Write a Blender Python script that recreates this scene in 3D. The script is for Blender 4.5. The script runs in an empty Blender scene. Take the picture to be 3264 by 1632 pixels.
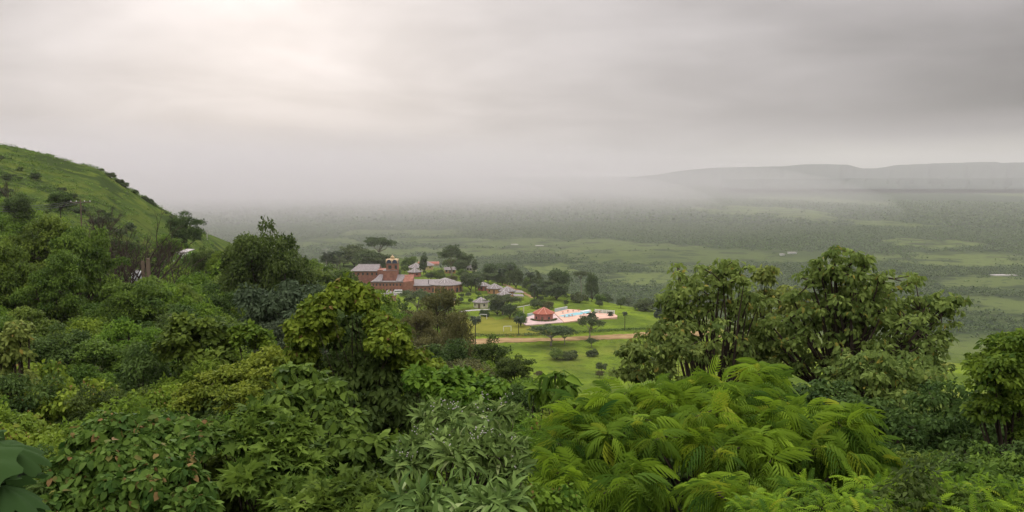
import bpy, bmesh, math, random
import numpy as np
from mathutils import Vector, Matrix
R = math.radians
SC = bpy.context.scene
COL = SC.collection

# ------------------------------------------------------------------ camera
TH = R(5.36); FS = 2716.0                       # pitch down, focal length in source pixels (3264 wide)
cd = bpy.data.cameras.new('camera'); cam = bpy.data.objects.new('camera', cd); COL.objects.link(cam)
cd.sensor_width = 36.0; cd.lens = 36.0 * FS / 3264.0
cd.clip_start = 0.1; cd.clip_end = 90000.0
cam.location = (0, 0, 0); cam.rotation_euler = (math.pi / 2 - TH, 0, 0)
SC.camera = cam

# ------------------------------------------------------------------ world: overcast
SUN_AZ, SUN_EL = R(-15.5), R(15.0)
w = bpy.data.worlds.new('World'); SC.world = w; w.use_nodes = True
nt = w.node_tree; nt.nodes.clear()
def N(nt, t, **k):
    n = nt.nodes.new(t)
    for a, b in k.items(): setattr(n, a, b)
    return n
def M(nt, op, a, b=None, c=None, clamp=False):
    n = nt.nodes.new('ShaderNodeMath'); n.operation = op; n.use_clamp = clamp
    for i, v in enumerate((a, b, c)):
        if v is None: continue
        if isinstance(v, (int, float)): n.inputs[i].default_value = v
        else: nt.links.new(v, n.inputs[i])
    return n.outputs[0]
def SS(nt, x, lo, hi):
    n = nt.nodes.new('ShaderNodeMapRange'); n.interpolation_type = 'SMOOTHSTEP'
    nt.links.new(x, n.inputs[0]); n.inputs[1].default_value = lo; n.inputs[2].default_value = hi
    n.inputs[3].default_value = 0; n.inputs[4].default_value = 1
    return n.outputs[0]
def world():
    tc = N(nt, 'ShaderNodeTexCoord'); d = tc.outputs['Generated']
    sep = N(nt, 'ShaderNodeSeparateXYZ'); nt.links.new(d, sep.inputs[0])
    x, y, z = sep.outputs
    zz = M(nt, 'ADD', M(nt, 'MAXIMUM', z, 0.0), 0.16)
    cmb = N(nt, 'ShaderNodeCombineXYZ')
    nt.links.new(M(nt, 'DIVIDE', x, zz), cmb.inputs[0]); nt.links.new(M(nt, 'DIVIDE', y, zz), cmb.inputs[1])
    n1 = N(nt, 'ShaderNodeTexNoise'); n1.inputs['Scale'].default_value = 0.9; n1.inputs['Detail'].default_value = 3
    n1.inputs['Roughness'].default_value = 0.5; n1.inputs['Distortion'].default_value = 0.6
    nt.links.new(cmb.outputs[0], n1.inputs['Vector'])
    n2 = N(nt, 'ShaderNodeTexNoise'); n2.inputs['Scale'].default_value = 5.0; n2.inputs['Detail'].default_value = 4
    mp = N(nt, 'ShaderNodeMapping'); mp.inputs['Scale'].default_value = (1, 1, 3.0); nt.links.new(d, mp.inputs[0]); nt.links.new(mp.outputs[0], n2.inputs['Vector'])
    cl = M(nt, 'ADD', M(nt, 'MULTIPLY', n1.outputs[0], 0.6), M(nt, 'MULTIPLY', n2.outputs[0], 0.4))
    s = (math.sin(SUN_AZ) * math.cos(SUN_EL), math.cos(SUN_AZ) * math.cos(SUN_EL), math.sin(SUN_EL))
    dot = N(nt, 'ShaderNodeVectorMath', operation='DOT_PRODUCT'); nt.links.new(d, dot.inputs[0]); dot.inputs[1].default_value = s
    dv = M(nt, 'MAXIMUM', dot.outputs['Value'], 0.0)
    g_wide = M(nt, 'POWER', dv, 11.0); g_mid = M(nt, 'POWER', dv, 70.0); g_core = M(nt, 'POWER', dv, 900.0)
    # dull near the horizon, brighter overhead
    base = M(nt, 'ADD', M(nt, 'ADD', 0.335, M(nt, 'MULTIPLY', SS(nt, z, -0.01, 0.13), 0.15)), M(nt, 'MULTIPLY', SS(nt, z, 0.16, 0.95), 2.5))
    # darker towards the right, low down
    rdark = M(nt, 'MULTIPLY', SS(nt, x, 0.12, 0.62), M(nt, 'SUBTRACT', 1.0, SS(nt, z, 0.25, 0.6)))
    zb = M(nt, 'ADD', z, M(nt, 'MULTIPLY', M(nt, 'SUBTRACT', cl, 0.5), 0.10))
    band = M(nt, 'MULTIPLY', SS(nt, zb, 0.035, 0.075), M(nt, 'SUBTRACT', 1.0, SS(nt, zb, 0.09, 0.19)))
    rdark = M(nt, 'MULTIPLY', rdark, M(nt, 'ADD', 0.24, M(nt, 'MULTIPLY', band, 0.50)))
    L = M(nt, 'MULTIPLY', base, M(nt, 'SUBTRACT', 1.0, rdark))
    L = M(nt, 'ADD', L, M(nt, 'MULTIPLY', g_wide, 0.26))
    L = M(nt, 'ADD', L, M(nt, 'MULTIPLY', g_mid, 0.28))
    L = M(nt, 'MULTIPLY', L, M(nt, 'ADD', 0.82, M(nt, 'MULTIPLY', SS(nt, cl, 0.34, 0.70), 0.33)))
    L = M(nt, 'ADD', L, M(nt, 'MULTIPLY', g_core, 0.35))
    zs = M(nt, 'ADD', z, M(nt, 'MULTIPLY', M(nt, 'SUBTRACT', n2.outputs[0], 0.5), 0.03))
    strip = M(nt, 'MULTIPLY', M(nt, 'SUBTRACT', 1.0, SS(nt, zs, 0.022, 0.052)), SS(nt, x, 0.12, 0.4))
    L = M(nt, 'ADD', L, M(nt, 'MULTIPLY', strip, 0.20))
    colr = N(nt, 'ShaderNodeMix', data_type='RGBA')
    colr.inputs['A'].default_value = (10.0, 9.38, 9.42, 1); colr.inputs['B'].default_value = (10.0, 9.6, 8.3, 1)
    nt.links.new(strip, colr.inputs['Factor'])
    vm = N(nt, 'ShaderNodeVectorMath', operation='SCALE'); nt.links.new(colr.outputs['Result'], vm.inputs[0]); nt.links.new(L, vm.inputs['Scale'])
    sky = N(nt, 'ShaderNodeTexSky', sky_type='NISHITA'); sky.sun_disc = False
    sky.sun_elevation = SUN_EL; sky.sun_rotation = SUN_AZ; sky.dust_density = 3.0
    mx = N(nt, 'ShaderNodeMix', data_type='RGBA'); mx.inputs['Factor'].default_value = 0.975
    nt.links.new(sky.outputs[0], mx.inputs['A']); nt.links.new(vm.outputs[0], mx.inputs['B'])
    bg = N(nt, 'ShaderNodeBackground'); bg.inputs['Strength'].default_value = 0.1
    nt.links.new(mx.outputs['Result'], bg.inputs['Color'])
    out = N(nt, 'ShaderNodeOutputWorld'); nt.links.new(bg.outputs[0], out.inputs['Surface'])
world()
sl = bpy.data.lights.new('sun', 'SUN'); sl.energy = 0.7; sl.angle = R(22); sl.color = (1.0, 0.96, 0.90)
so = bpy.data.objects.new('sun', sl); COL.objects.link(so)
sdir = Vector((math.sin(SUN_AZ) * math.cos(SUN_EL), math.cos(SUN_AZ) * math.cos(SUN_EL), math.sin(SUN_EL)))
so.rotation_euler = (-sdir).to_track_quat('-Z', 'Y').to_euler()
SC.view_settings.view_transform = 'Standard'; SC.view_settings.look = 'None'
SC.view_settings.gamma = 1.0; SC.view_settings.use_curve_mapping = False; SC.view_settings.exposure = 0.0
cy = SC.cycles
cy.use_denoising = True; cy.max_bounces = 5; cy.diffuse_bounces = 3; cy.glossy_bounces = 2
cy.transmission_bounces = 3; cy.volume_bounces = 2; cy.transparent_max_bounces = 6
cy.caustics_reflective = False; cy.caustics_refractive = False; cy.sample_clamp_indirect = 4

# ------------------------------------------------------------------ picture rays and terrain
CT, ST = math.cos(TH), math.sin(TH)
def ray(px, py):
    x = (px - 1632) / FS; yc = -(py - 816) / FS
    return np.array((x, CT + yc * ST, -ST + yc * CT))
def at(px, py, Y):
    d = ray(px, py); return Vector(d * (Y / d[1]))
def onz(px, py, z):
    d = ray(px, py); return Vector(d * (z / d[2]))
TU = [-400, 0, 100, 176, 210, 250, 300, 345, 400, 470, 550, 650, 800, 1024, 1400]
TD = [0, 5, 10, 16, 30, 60, 100, 150, 200, 250, 300, 350, 420, 500, 600, 700, 850, 1100, 1500, 5000, 10000, 14000, 40000]
F_ = [-140, -142, -140, -60, -30, -30]
TZ = [
 [-1.7, -3.5, -5, -6.5, -9, -11, -10, -6, 2, 12, 20, 18, 8, -15, -50, -80, -120] + F_,
 [-1.7, -3.8, -6, -8, -12, -15, -15, -13, -8, 3, 11.5, 10, -2, -25, -55, -85, -125] + F_,
 [-1.7, -3.8, -6.2, -8.5, -14, -20, -23, -23, -19, -8, 3.2, 1.5, -10, -34, -60, -88, -125] + F_,
 [-1.7, -3.8, -6.2, -8.5, -15, -23, -28, -31, -31, -25, -14.5, -17, -28, -40, -62, -90, -125] + F_,
 [-1.7, -3.8, -6.2, -8.5, -15, -24, -32, -36, -36, -31, -25, -25, -29, -45, -64, -90, -125] + F_,
 [-1.7, -3.8, -6.2, -8.5, -15, -25, -34, -40, -42, -41, -39, -37, -37, -48, -65, -90, -125] + F_,
 [-1.7, -3.8, -6.2, -8.5, -15, -25, -36, -46, -51, -53, -52, -50, -47, -51, -62, -75, -115] + F_,
 [-1.7, -3.8, -6.2, -8.5, -15, -26, -38, -49, -56, -60, -60, -59, -58, -58, -60, -66, -105] + F_,
 [-1.7, -3.8, -6.2, -8.5, -15, -26, -38, -50, -58, -63, -63, -63, -63, -63, -63, -66, -100] + F_,
 [-1.7, -3.8, -6.2, -8.5, -15, -26, -38, -50, -58, -63, -63, -63, -63, -63, -66, -85, -115] + F_,
 [-1.7, -3.8, -6.2, -8.5, -15, -26, -38, -50, -58, -63, -63, -63, -63, -66, -85, -105, -130] + F_,
 [-1.7, -3.8, -6.2, -8.5, -14, -25, -38, -50, -59, -63, -63, -63, -65, -80, -108, -125, -138] + F_,
 [-1.7, -3.8, -6.0, -8.0, -13, -24, -38, -50, -59, -64, -66, -70, -85, -105, -125, -135, -140] + F_,
 [-1.7, -3.6, -5.5, -7.5, -12, -23, -37, -50, -60, -66, -72, -80, -98, -115, -132, -138, -140] + F_,
 [-1.7, -3.4, -5.0, -7.0, -12, -22, -36, -50, -60, -68, -76, -85, -100, -118, -134, -139, -140] + F_]
TZ = np.array(TZ, float)
def vnoise(x, y, seed=0):
    x = np.asarray(x, float); y = np.asarray(y, float)
    xi = np.floor(x).astype(np.int64); yi = np.floor(y).astype(np.int64); fx = x - xi; fy = y - yi
    def h(a, b):
        n = (a * 374761393 + b * 668265263 + seed * 144269) & 0x7fffffff
        n = ((n ^ (n >> 13)) * 1274126177) & 0x7fffffff
        return ((n ^ (n >> 16)) & 0xffff) / 65535.0
    ux = fx * fx * (3 - 2 * fx); uy = fy * fy * (3 - 2 * fy)
    return (h(xi, yi) * (1 - ux) + h(xi + 1, yi) * ux) * (1 - uy) + (h(xi, yi + 1) * (1 - ux) + h(xi + 1, yi + 1) * ux) * uy
def fbm(x, y, seed=0, o=4):
    s = 0; a = 0.5; t = 0
    for i in range(o):
        s = s + a * vnoise(x * 2 ** i, y * 2 ** i, seed + i * 7); t += a; a *= 0.5
    return s / t
AZ = np.radians(np.concatenate([np.arange(-178, -40, 3.0), np.arange(-40, 40, 0.33), np.arange(40, 183, 3.0)]))
RR = np.concatenate([[0.0, 0.7], np.geomspace(1.4, 45000, 330)])
def raw_ground():
    A, D = np.meshgrid(AZ, RR, indexing='ij')
    ac = np.clip(A, R(-60), R(60)); u = 512 + 852 * np.tan(ac); d = D * np.cos(ac)
    back = np.clip((np.abs(A) - R(60)) / R(60), 0, 1)
    iu = np.clip(np.searchsorted(TU, u.ravel()) - 1, 0, len(TU) - 2).reshape(u.shape)
    idd = np.clip(np.searchsorted(TD, d.ravel()) - 1, 0, len(TD) - 2).reshape(u.shape)
    tu = np.array(TU, float); td = np.array(TD, float)
    fu = np.clip((u - tu[iu]) / (tu[iu + 1] - tu[iu]), 0, 1); fd = np.clip((d - td[idd]) / (td[idd + 1] - td[idd]), 0, 1)
    z = (TZ[iu, idd] * (1 - fu) + TZ[iu + 1, idd] * fu) * (1 - fd) + (TZ[iu, idd + 1] * (1 - fu) + TZ[iu + 1, idd + 1] * fu) * fd
    z = z * (1 - back) + back * (-1.7 + np.minimum(D * 0.25, 20))
    X = D * np.sin(A); Y = D * np.cos(A)
    amp = np.interp(D, [0, 10, 60, 150, 240, 300, 3000, 9000], [0, .25, 1.2, 2.0, 0.5, 0.5, 5, 14])
    hill = np.clip((-80 - X) / 60, 0, 1) * np.clip((D - 120) / 80, 0, 1) * (D < 500)
    z = z + (fbm(X / 40, Y / 40, 3) - 0.5) * amp * 2 + (fbm(X / 22, Y / 22, 9) - 0.5) * hill * 4 + (fbm(X / 9, Y / 9, 19) - 0.5) * hill * 2.6
    for _ in range(2):
        zp = np.pad(z, ((1, 1), (1, 1)), mode='edge')
        z = 0.5 * z + 0.125 * (zp[:-2, 1:-1] + zp[2:, 1:-1] + zp[1:-1, :-2] + zp[1:-1, 2:])
    z[:, 0] = -1.7
    return X, Y, z
GX, GY, GZ = raw_ground()
def gz(x, y):
    a = math.atan2(x, y); r = math.hypot(x, y)
    i = int(np.clip(np.searchsorted(AZ, a) - 1, 0, len(AZ) - 2)); j = int(np.clip(np.searchsorted(RR, r) - 1, 0, len(RR) - 2))
    fa = min(1, max(0, (a - AZ[i]) / (AZ[i + 1] - AZ[i]))); fr = (r - RR[j]) / (RR[j + 1] - RR[j])
    return float((GZ[i, j] * (1 - fa) + GZ[i + 1, j] * fa) * (1 - fr) + (GZ[i, j + 1] * (1 - fa) + GZ[i + 1, j + 1] * fa) * fr)
def hit(px, py, y0=120.0):
    d = ray(px, py); Y = y0
    while Y < 9000:
        p = d * (Y / d[1])
        if gz(p[0], p[1]) >= p[2]: return Vector((p[0], p[1], gz(p[0], p[1])))
        Y *= 1.004
    return Vector(d * (Y / d[1]))

# ------------------------------------------------------------------ mesh helpers
def mesh_np(name, V, F, tint=None, mats=(), smooth=False, midx=None):
    me = bpy.data.meshes.new(name)
    V = np.asarray(V, np.float32); F = np.asarray(F, np.int32)
    k = F.shape[1]
    me.vertices.add(len(V)); me.vertices.foreach_set('co', V.ravel())
    me.loops.add(F.size); me.loops.foreach_set('vertex_index', F.ravel())
    me.polygons.add(len(F)); me.polygons.foreach_set('loop_start', np.arange(0, F.size, k, dtype=np.int32))
    me.polygons.foreach_set('loop_total', np.full(len(F), k, np.int32))
    if smooth: me.polygons.foreach_set('use_smooth', np.ones(len(F), bool))
    for m in mats: me.materials.append(m)
    if midx is not None: me.polygons.foreach_set('material_index', np.asarray(midx, np.int32))
    me.update(calc_edges=True)
    if tint is not None:
        at_ = me.color_attributes.new('tint', 'FLOAT_COLOR', 'POINT')
        c = np.ones((len(V), 4), np.float32); c[:, :3] = tint; at_.data.foreach_set('color', c.ravel())
    return me
def link(name, me, parent=None, loc=None, mat=None):
    o = bpy.data.objects.new(name, me); COL.objects.link(o)
    if parent is not None: o.parent = parent
    if loc is not None: o.location = loc
    return o
def tag(o, label=None, cat=None, group=None, kind=None):
    if label: o['label'] = label
    if cat: o['category'] = cat
    if group: o['group'] = group
    if kind: o['kind'] = kind
    return o
def empty(name, loc, label, cat, group=None, rz=0.0):
    o = bpy.data.objects.new(name, None); COL.objects.link(o); o.location = loc; o.rotation_euler = (0, 0, rz)
    o.empty_display_size = 0.2
    return tag(o, label, cat, group)
class MB:
    """collects shapes into one mesh"""
    def __init__(s): s.v = []; s.f = []; s.n = 0
    def add(s, V, F):
        s.v += [tuple(map(float, p)) for p in V]; s.f += [tuple(i + s.n for i in f) for f in F]; s.n = len(s.v)
    def box(s, x0, x1, y0, y1, z0, z1):
        s.add([(x0, y0, z0), (x1, y0, z0), (x1, y1, z0), (x0, y1, z0), (x0, y0, z1), (x1, y0, z1), (x1, y1, z1), (x0, y1, z1)],
              [(3, 2, 1, 0), (4, 5, 6, 7), (0, 1, 5, 4), (1, 2, 6, 5), (2, 3, 7, 6), (3, 0, 4, 7)])
    def tube(s, pts, rads, k=7, cap=True):
        pts = [Vector(p) for p in pts]; V = []; F = []
        for i, p in enumerate(pts):
            d = (pts[min(i + 1, len(pts) - 1)] - pts[max(i - 1, 0)]).normalized()
            a = d.cross(Vector((0.31, 0.95, 0.1))).normalized(); b = d.cross(a)
            for j in range(k):
                t = 2 * math.pi * j / k; V.append(p + (a * math.cos(t) + b * math.sin(t)) * rads[i])
        for i in range(len(pts) - 1):
            for j in range(k):
                F.append((i * k + j, (i + 1) * k + j, (i + 1) * k + (j + 1) % k, i * k + (j + 1) % k))
        if cap: F.append(tuple((len(pts) - 1) * k + j for j in range(k))); F.append(tuple(reversed(range(k))))
        s.add(V, F)
    def lathe(s, prof, k=16, c=(0, 0, 0), a0=0.0, cap=True):
        V = []; F = []
        for r, z in prof:
            for j in range(k):
                t = a0 + 2 * math.pi * j / k; V.append((c[0] + r * math.cos(t), c[1] + r * math.sin(t), c[2] + z))
        for i in range(len(prof) - 1):
            for j in range(k): F.append((i * k + j, i * k + (j + 1) % k, (i + 1) * k + (j + 1) % k, (i + 1) * k + j))
        if cap: F.append(tuple(reversed(range(k)))); F.append(tuple((len(prof) - 1) * k + j for j in range(k)))
        s.add(V, F)
    def prism(s, poly, z0, z1):
        n = len(poly); V = [(p[0], p[1], z0) for p in poly] + [(p[0], p[1], z1) for p in poly]
        s.add(V, [tuple(reversed(range(n))), tuple(range(n, 2 * n))] + [(i, (i + 1) % n, n + (i + 1) % n, n + i) for i in range(n)])
    def build(s, name, mat, parent=None, smooth=False, loc=None):
        me = bpy.data.meshes.new(name); me.from_pydata(s.v, [], s.f); me.materials.append(mat)
        if smooth: me.polygons.foreach_set('use_smooth', np.ones(len(me.polygons), bool))
        me.update()
        return link(name, me, parent, loc)

# ------------------------------------------------------------------ materials
def new_mat(name):
    m = bpy.data.materials.new(name); m.use_nodes = True; m.node_tree.nodes.clear(); return m
def rgba(c): return (c[0], c[1], c[2], 1)
def mat_surf(name, c1, c2, scale=1.0, rough=0.85, spec=0.2, detail=5, bump=0.0, stretch=(1, 1, 1)):
    m = new_mat(name); t = m.node_tree
    tc = N(t, 'ShaderNodeTexCoord'); mp = N(t, 'ShaderNodeMapping'); mp.inputs['Scale'].default_value = stretch
    t.links.new(tc.outputs['Object'], mp.inputs[0])
    n = N(t, 'ShaderNodeTexNoise'); n.inputs['Scale'].default_value = scale; n.inputs['Detail'].default_value = detail
    t.links.new(mp.outputs[0], n.inputs['Vector'])
    mx = N(t, 'ShaderNodeMix', data_type='RGBA'); mx.inputs['A'].default_value = rgba(c1); mx.inputs['B'].default_value = rgba(c2)
    t.links.new(SS(t, n.outputs[0], 0.3, 0.7), mx.inputs['Factor'])
    b = N(t, 'ShaderNodeBsdfPrincipled'); b.inputs['Roughness'].default_value = rough; b.inputs['Specular IOR Level'].default_value = spec
    t.links.new(mx.outputs['Result'], b.inputs['Base Color'])
    if bump:
        bp = N(t, 'ShaderNodeBump'); bp.inputs['Strength'].default_value = bump; t.links.new(n.outputs[0], bp.inputs['Height']); t.links.new(bp.outputs[0], b.inputs['Normal'])
    o = N(t, 'ShaderNodeOutputMaterial'); t.links.new(b.outputs[0], o.inputs[0]); return m
def mat_leaf(name, dark, light, young=None, trans=0.3, rough=0.6, spec=0.07, yamt=0.93):
    m = new_mat(name); t = m.node_tree
    a = N(t, 'ShaderNodeAttribute', attribute_name='tint'); sp = N(t, 'ShaderNodeSeparateColor'); t.links.new(a.outputs['Color'], sp.inputs[0])
    oi = N(t, 'ShaderNodeObjectInfo')
    f = M(t, 'ADD', M(t, 'MULTIPLY', sp.outputs[0], 0.45), M(t, 'MULTIPLY', sp.outputs[1], 0.55), clamp=True)
    mx = N(t, 'ShaderNodeMix', data_type='RGBA'); mx.inputs['A'].default_value = rgba(dark); mx.inputs['B'].default_value = rgba(light); t.links.new(f, mx.inputs['Factor'])
    res = mx.outputs['Result']
    if young:
        m2 = N(t, 'ShaderNodeMix', data_type='RGBA'); m2.inputs['B'].default_value = rgba(young); t.links.new(res, m2.inputs['A'])
        t.links.new(SS(t, sp.outputs[2], yamt, 1.0), m2.inputs['Factor']); res = m2.outputs['Result']
    hsv = N(t, 'ShaderNodeHueSaturation'); t.links.new(res, hsv.inputs['Color'])
    t.links.new(M(t, 'ADD', 0.485, M(t, 'MULTIPLY', oi.outputs['Random'], 0.03)), hsv.inputs['Hue'])
    r2 = M(t, 'FRACT', M(t, 'MULTIPLY', oi.outputs['Random'], 37.7))
    t.links.new(M(t, 'ADD', 0.90, M(t, 'MULTIPLY', r2, 0.24)), hsv.inputs['Value'])
    b = N(t, 'ShaderNodeBsdfPrincipled'); b.inputs['Roughness'].default_value = rough; b.inputs['Specular IOR Level'].default_value = spec
    t.links.new(hsv.outputs[0], b.inputs['Base Color'])
    tr = N(t, 'ShaderNodeBsdfTranslucent'); t.links.new(hsv.outputs[0], tr.inputs['Color'])
    ms = N(t, 'ShaderNodeMixShader'); ms.inputs[0].default_value = trans
    t.links.new(b.outputs[0], ms.inputs[1]); t.links.new(tr.outputs[0], ms.inputs[2])
    o = N(t, 'ShaderNodeOutputMaterial'); t.links.new(ms.outputs[0], o.inputs[0]); return m
BARK = mat_surf('bark', (0.025, 0.019, 0.013), (0.065, 0.05, 0.036), 6, 0.95, 0.1, stretch=(1, 1, 0.2))
PALEBARK = mat_surf('pale_bark', (0.16, 0.14, 0.11), (0.28, 0.25, 0.2), 6, 0.95, 0.1, stretch=(1, 1, 0.2))
L = {
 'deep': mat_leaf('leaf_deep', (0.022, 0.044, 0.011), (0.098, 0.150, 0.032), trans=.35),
 'green': mat_leaf('leaf_green', (0.030, 0.062, 0.011), (0.155, 0.235, 0.034), trans=.38),
 'bright': mat_leaf('leaf_bright', (0.042, 0.092, 0.012), (0.190, 0.285, 0.030), trans=0.4),
 'yellow': mat_leaf('leaf_yellow_green', (0.070, 0.110, 0.014), (0.220, 0.260, 0.030), trans=0.4),
 'olive': mat_leaf('leaf_olive', (0.075, 0.115, 0.026), (0.250, 0.310, 0.072), young=(0.30, 0.24, 0.05), trans=0.45),
 'brown': mat_leaf('leaf_brown_olive', (0.058, 0.065, 0.022), (0.155, 0.152, 0.052), trans=.38),
 'vine': mat_leaf('leaf_vine', (0.048, 0.100, 0.012), (0.230, 0.325, 0.034), young=(0.22, 0.15, 0.05), trans=0.35, yamt=0.9),
 'dull': mat_leaf('leaf_dull', (0.034, 0.052, 0.028), (0.090, 0.120, 0.060)),
 'silver': mat_leaf('leaf_silver', (0.036, 0.076, 0.017), (0.145, 0.225, 0.055), young=(0.22, 0.28, 0.11), trans=0.2, rough=0.65, yamt=0.9),
 'heart': mat_leaf('leaf_heart', (0.034, 0.072, 0.013), (0.155, 0.225, 0.036), young=(0.24, 0.13, 0.06), trans=0.35, yamt=0.88),
 'mimosa': mat_leaf('leaf_feathery', (0.040, 0.104, 0.018), (0.255, 0.385, 0.026), young=(0.30, 0.36, 0.03), trans=0.45, yamt=0.85),
 'far': mat_leaf('leaf_far', (0.030, 0.052, 0.018), (0.105, 0.145, 0.044), trans=.35),
 'palm': mat_leaf('leaf_palm', (0.022, 0.036, 0.018), (0.060, 0.080, 0.036)),
 'bigleaf': mat_leaf('leaf_big', (0.028, 0.066, 0.020), (0.045, 0.092, 0.024), trans=0.3, rough=0.8, spec=0.03),
}

# ------------------------------------------------------------------ leaf templates: stem at origin, tip +Y, face +Z
def T_ovate(wd=0.6, fold=0.08, droop=0.12):
    V = np.array([(0, 0, 0), (-wd * .42, .3, fold), (0, .38, 0), (wd * .42, .3, fold), (-wd * .36, .66, fold * .6 - droop * .4), (0, .7, -droop * .5), (wd * .36, .66, fold * .6 - droop * .4), (0, 1, -droop)], float)
    F = [(0, 2, 1), (0, 3, 2), (1, 2, 5), (1, 5, 4), (2, 3, 6), (2, 6, 5), (4, 5, 7), (5, 6, 7)]
    return V, np.array(F)
def T_lance(wd=0.22, droop=0.45, seg=4):
    V = []; F = []
    for i in range(seg + 1):
        t = i / seg; x = wd * math.sin(math.pi * min(1, t * 0.93 + 0.07)) ** 0.8 * 0.5 if 0 < i < seg else 0.012
        z = 0.12 * t - droop * t * t; y = t * (1 - 0.12 * t * droop)
        V += [(-x, y, z + 0.05 * (x > .02)), (0, y, z), (x, y, z + 0.05 * (x > .02))]
    for i in range(seg):
        a = 3 * i; F += [(a, a + 1, a + 4), (a, a + 4, a + 3), (a + 1, a + 2, a + 5), (a + 1, a + 5, a + 4)]
    return np.array(V, float), np.array(F)
def T_quad(wd=0.75, bend=0.15):
    V = np.array([(0, 0, 0), (-wd / 2, .5, bend), (wd / 2, .5, bend), (0, 1, -bend)], float)
    return V, np.array([(0, 2, 1), (1, 2, 3)])
def T_lobed(wd=0.9):
    # three to five pointed lobes
    pts = [(0, 0, 0), (.16, .1, .02), (.45, .12, -.05), (.22, .32, .04), (.48, .62, -.06), (.14, .58, .04), (0, 1, -.15), (-.14, .58, .04), (-.48, .62, -.06), (-.22, .32, .04), (-.45, .12, -.05), (-.16, .1, .02), (0, .4, 0)]
    V = np.array(pts, float); V[:, 0] *= wd
    F = [(12, i, i + 1) for i in range(0, 11)] + [(12, 11, 0)]
    return V, np.array(F)
def T_frond(pairs=11, pl=0.30, arch=0.75, hang=0.8, pw=0.05):
    """bipinnate feathery frond: arching rachis with drooping strips on both sides"""
    V = []; F = []
    for i in range(pairs):
        t = (i + 1.2) / (pairs + 0.4)
        y = t * (1 - 0.35 * arch * t); z = 0.25 * t - arch * t * t
        l = pl * (math.sin(math.pi * (0.18 + 0.74 * t)) * 0.75 + 0.3)
        for sg in (-1, 1):
            b = len(V); dx = sg * 0.80 * l; dy = 0.42 * l
            for j, q in enumerate((0, .5, 1.0)):
                wv = pw * (1.0, 1.1, 0.35)[j]
                zz = z - hang * l * q * q; xx = dx * q * (1 - 0.25 * q); yy = y + dy * q
                V += [(xx, yy - wv / 2, zz), (xx, yy + wv / 2, zz + 0.004)]
            F += [(b, b + 1, b + 3), (b, b + 3, b + 2), (b + 2, b + 3, b + 5), (b + 2, b + 5, b + 4)]
    return np.array(V, float), np.array(F)

def T_bigleaf():
    V = [(0, 0, 0)]; F = []; n, k = 56, 5
    for j in range(1, k + 1):
        for i in range(n):
            t = 2 * math.pi * i / n; lob = abs(math.cos(t * 4.5)) ** .8; q = j / k
            r = q * (0.40 + (0.13 * lob + 0.02 * math.sin(t * 17)) * q)
            x = r * math.sin(t) * 1.05; y = .42 + r * math.cos(t) * 1.25
            V.append((x, y, .08 - .8 * r * r + .02 * math.cos(t * 9) * q))
    for i in range(n): F.append((0 if False else 0, 1 + (i + 1) % n, 1 + i))
    for j in range(k - 1):
        for i in range(n):
            a = 1 + j * n + i; b = 1 + j * n + (i + 1) % n; F += [(a, b, b + n), (a, b + n, a + n)]
    V[0] = (0, .42, .10); return np.array(V, float), np.array(F)
def norm(a): return a / np.maximum(np.linalg.norm(a, axis=-1, keepdims=True), 1e-9)
def place_leaves(tmpl, P, tip, nrm, size):
    T, F = tmpl; y = norm(tip); x = norm(np.cross(y, nrm)); z = np.cross(x, y)
    B = np.stack([x, y, z], axis=2)                                  # columns
    V = P[:, None, :] + size[:, None, None] * np.einsum('nij,kj->nki', B, T)
    n, k = len(P), len(T)
    FF = (F[None] + (np.arange(n) * k)[:, None, None]).reshape(-1, 3)
    return V.reshape(-1, 3), FF, k
def rdir(rng, n):
    v = rng.normal(size=(n, 3)); return norm(v)
def clump_leaves(rng, C, rad, n_per, tmpl, leaf, up=0.8, out=0.7, droop=0.3, flat=0.7, jit=0.45, low=-0.45, young_top=True, shell=(0.55, 1.05)):
    """leaves over the outside of many clumps. C (m,3), rad (m,) -> V,F,tint"""
    m = len(C); n = m * n_per; ci = np.repeat(np.arange(m), n_per)
    d = rdir(rng, n); d[:, 2] = np.where(d[:, 2] < low, -d[:, 2] * 0.6, d[:, 2]); d = norm(d)
    rr = rad[ci] * rng.uniform(shell[0], shell[1], n)
    P = C[ci] + d * rr[:, None] * np.array([1, 1, flat])
    nr = norm(d * out + np.array([0, 0, up]) + rng.normal(size=(n, 3)) * jit)
    tip = norm(d * np.array([1, 1, 0.4]) + rng.normal(size=(n, 3)) * 0.55 + np.array([0, 0, -droop]))
    size = leaf * rng.uniform(0.6, 1.25, n)
    V, F, k = place_leaves(tmpl, P, tip, nr, size)
    tr = rng.random(n); tg = rng.random(m)[ci]; tb = rng.random(n) * (0.75 + 0.25 * (d[:, 2] > 0.2))
    return V, F, np.repeat(np.stack([tr, tg, tb], 1), k, axis=0)
def crown_clumps(rng, m, rx=1.0, rz=0.8, zc=0.8, inner=0.5, zlow=-0.5, lump=0.36, cr=(0.2, 0.34)):
    d = rdir(rng, m * 3); d = d[d[:, 2] > zlow][:m]; m = len(d)
    rho = rng.uniform(inner, 1.0, m) ** 0.6
    lumpf = 1 + lump * np.sin(d[:, 0] * 3.1 + rng.random() * 6) * np.cos(d[:, 1] * 2.7 + rng.random() * 6) + lump * .7 * np.sin(d[:, 0] * 7 + d[:, 2] * 5 + rng.random() * 6) * np.cos(d[:, 1] * 6.3 + rng.random() * 6)
    r = rng.uniform(*cr, m); rho = np.minimum(rho, 1.0)
    C = d * (rho * lumpf)[:, None] * (1 - r[:, None] * 0.6) * np.array([rx, rx, rz]); C[:, 2] += zc
    return C, r
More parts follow.
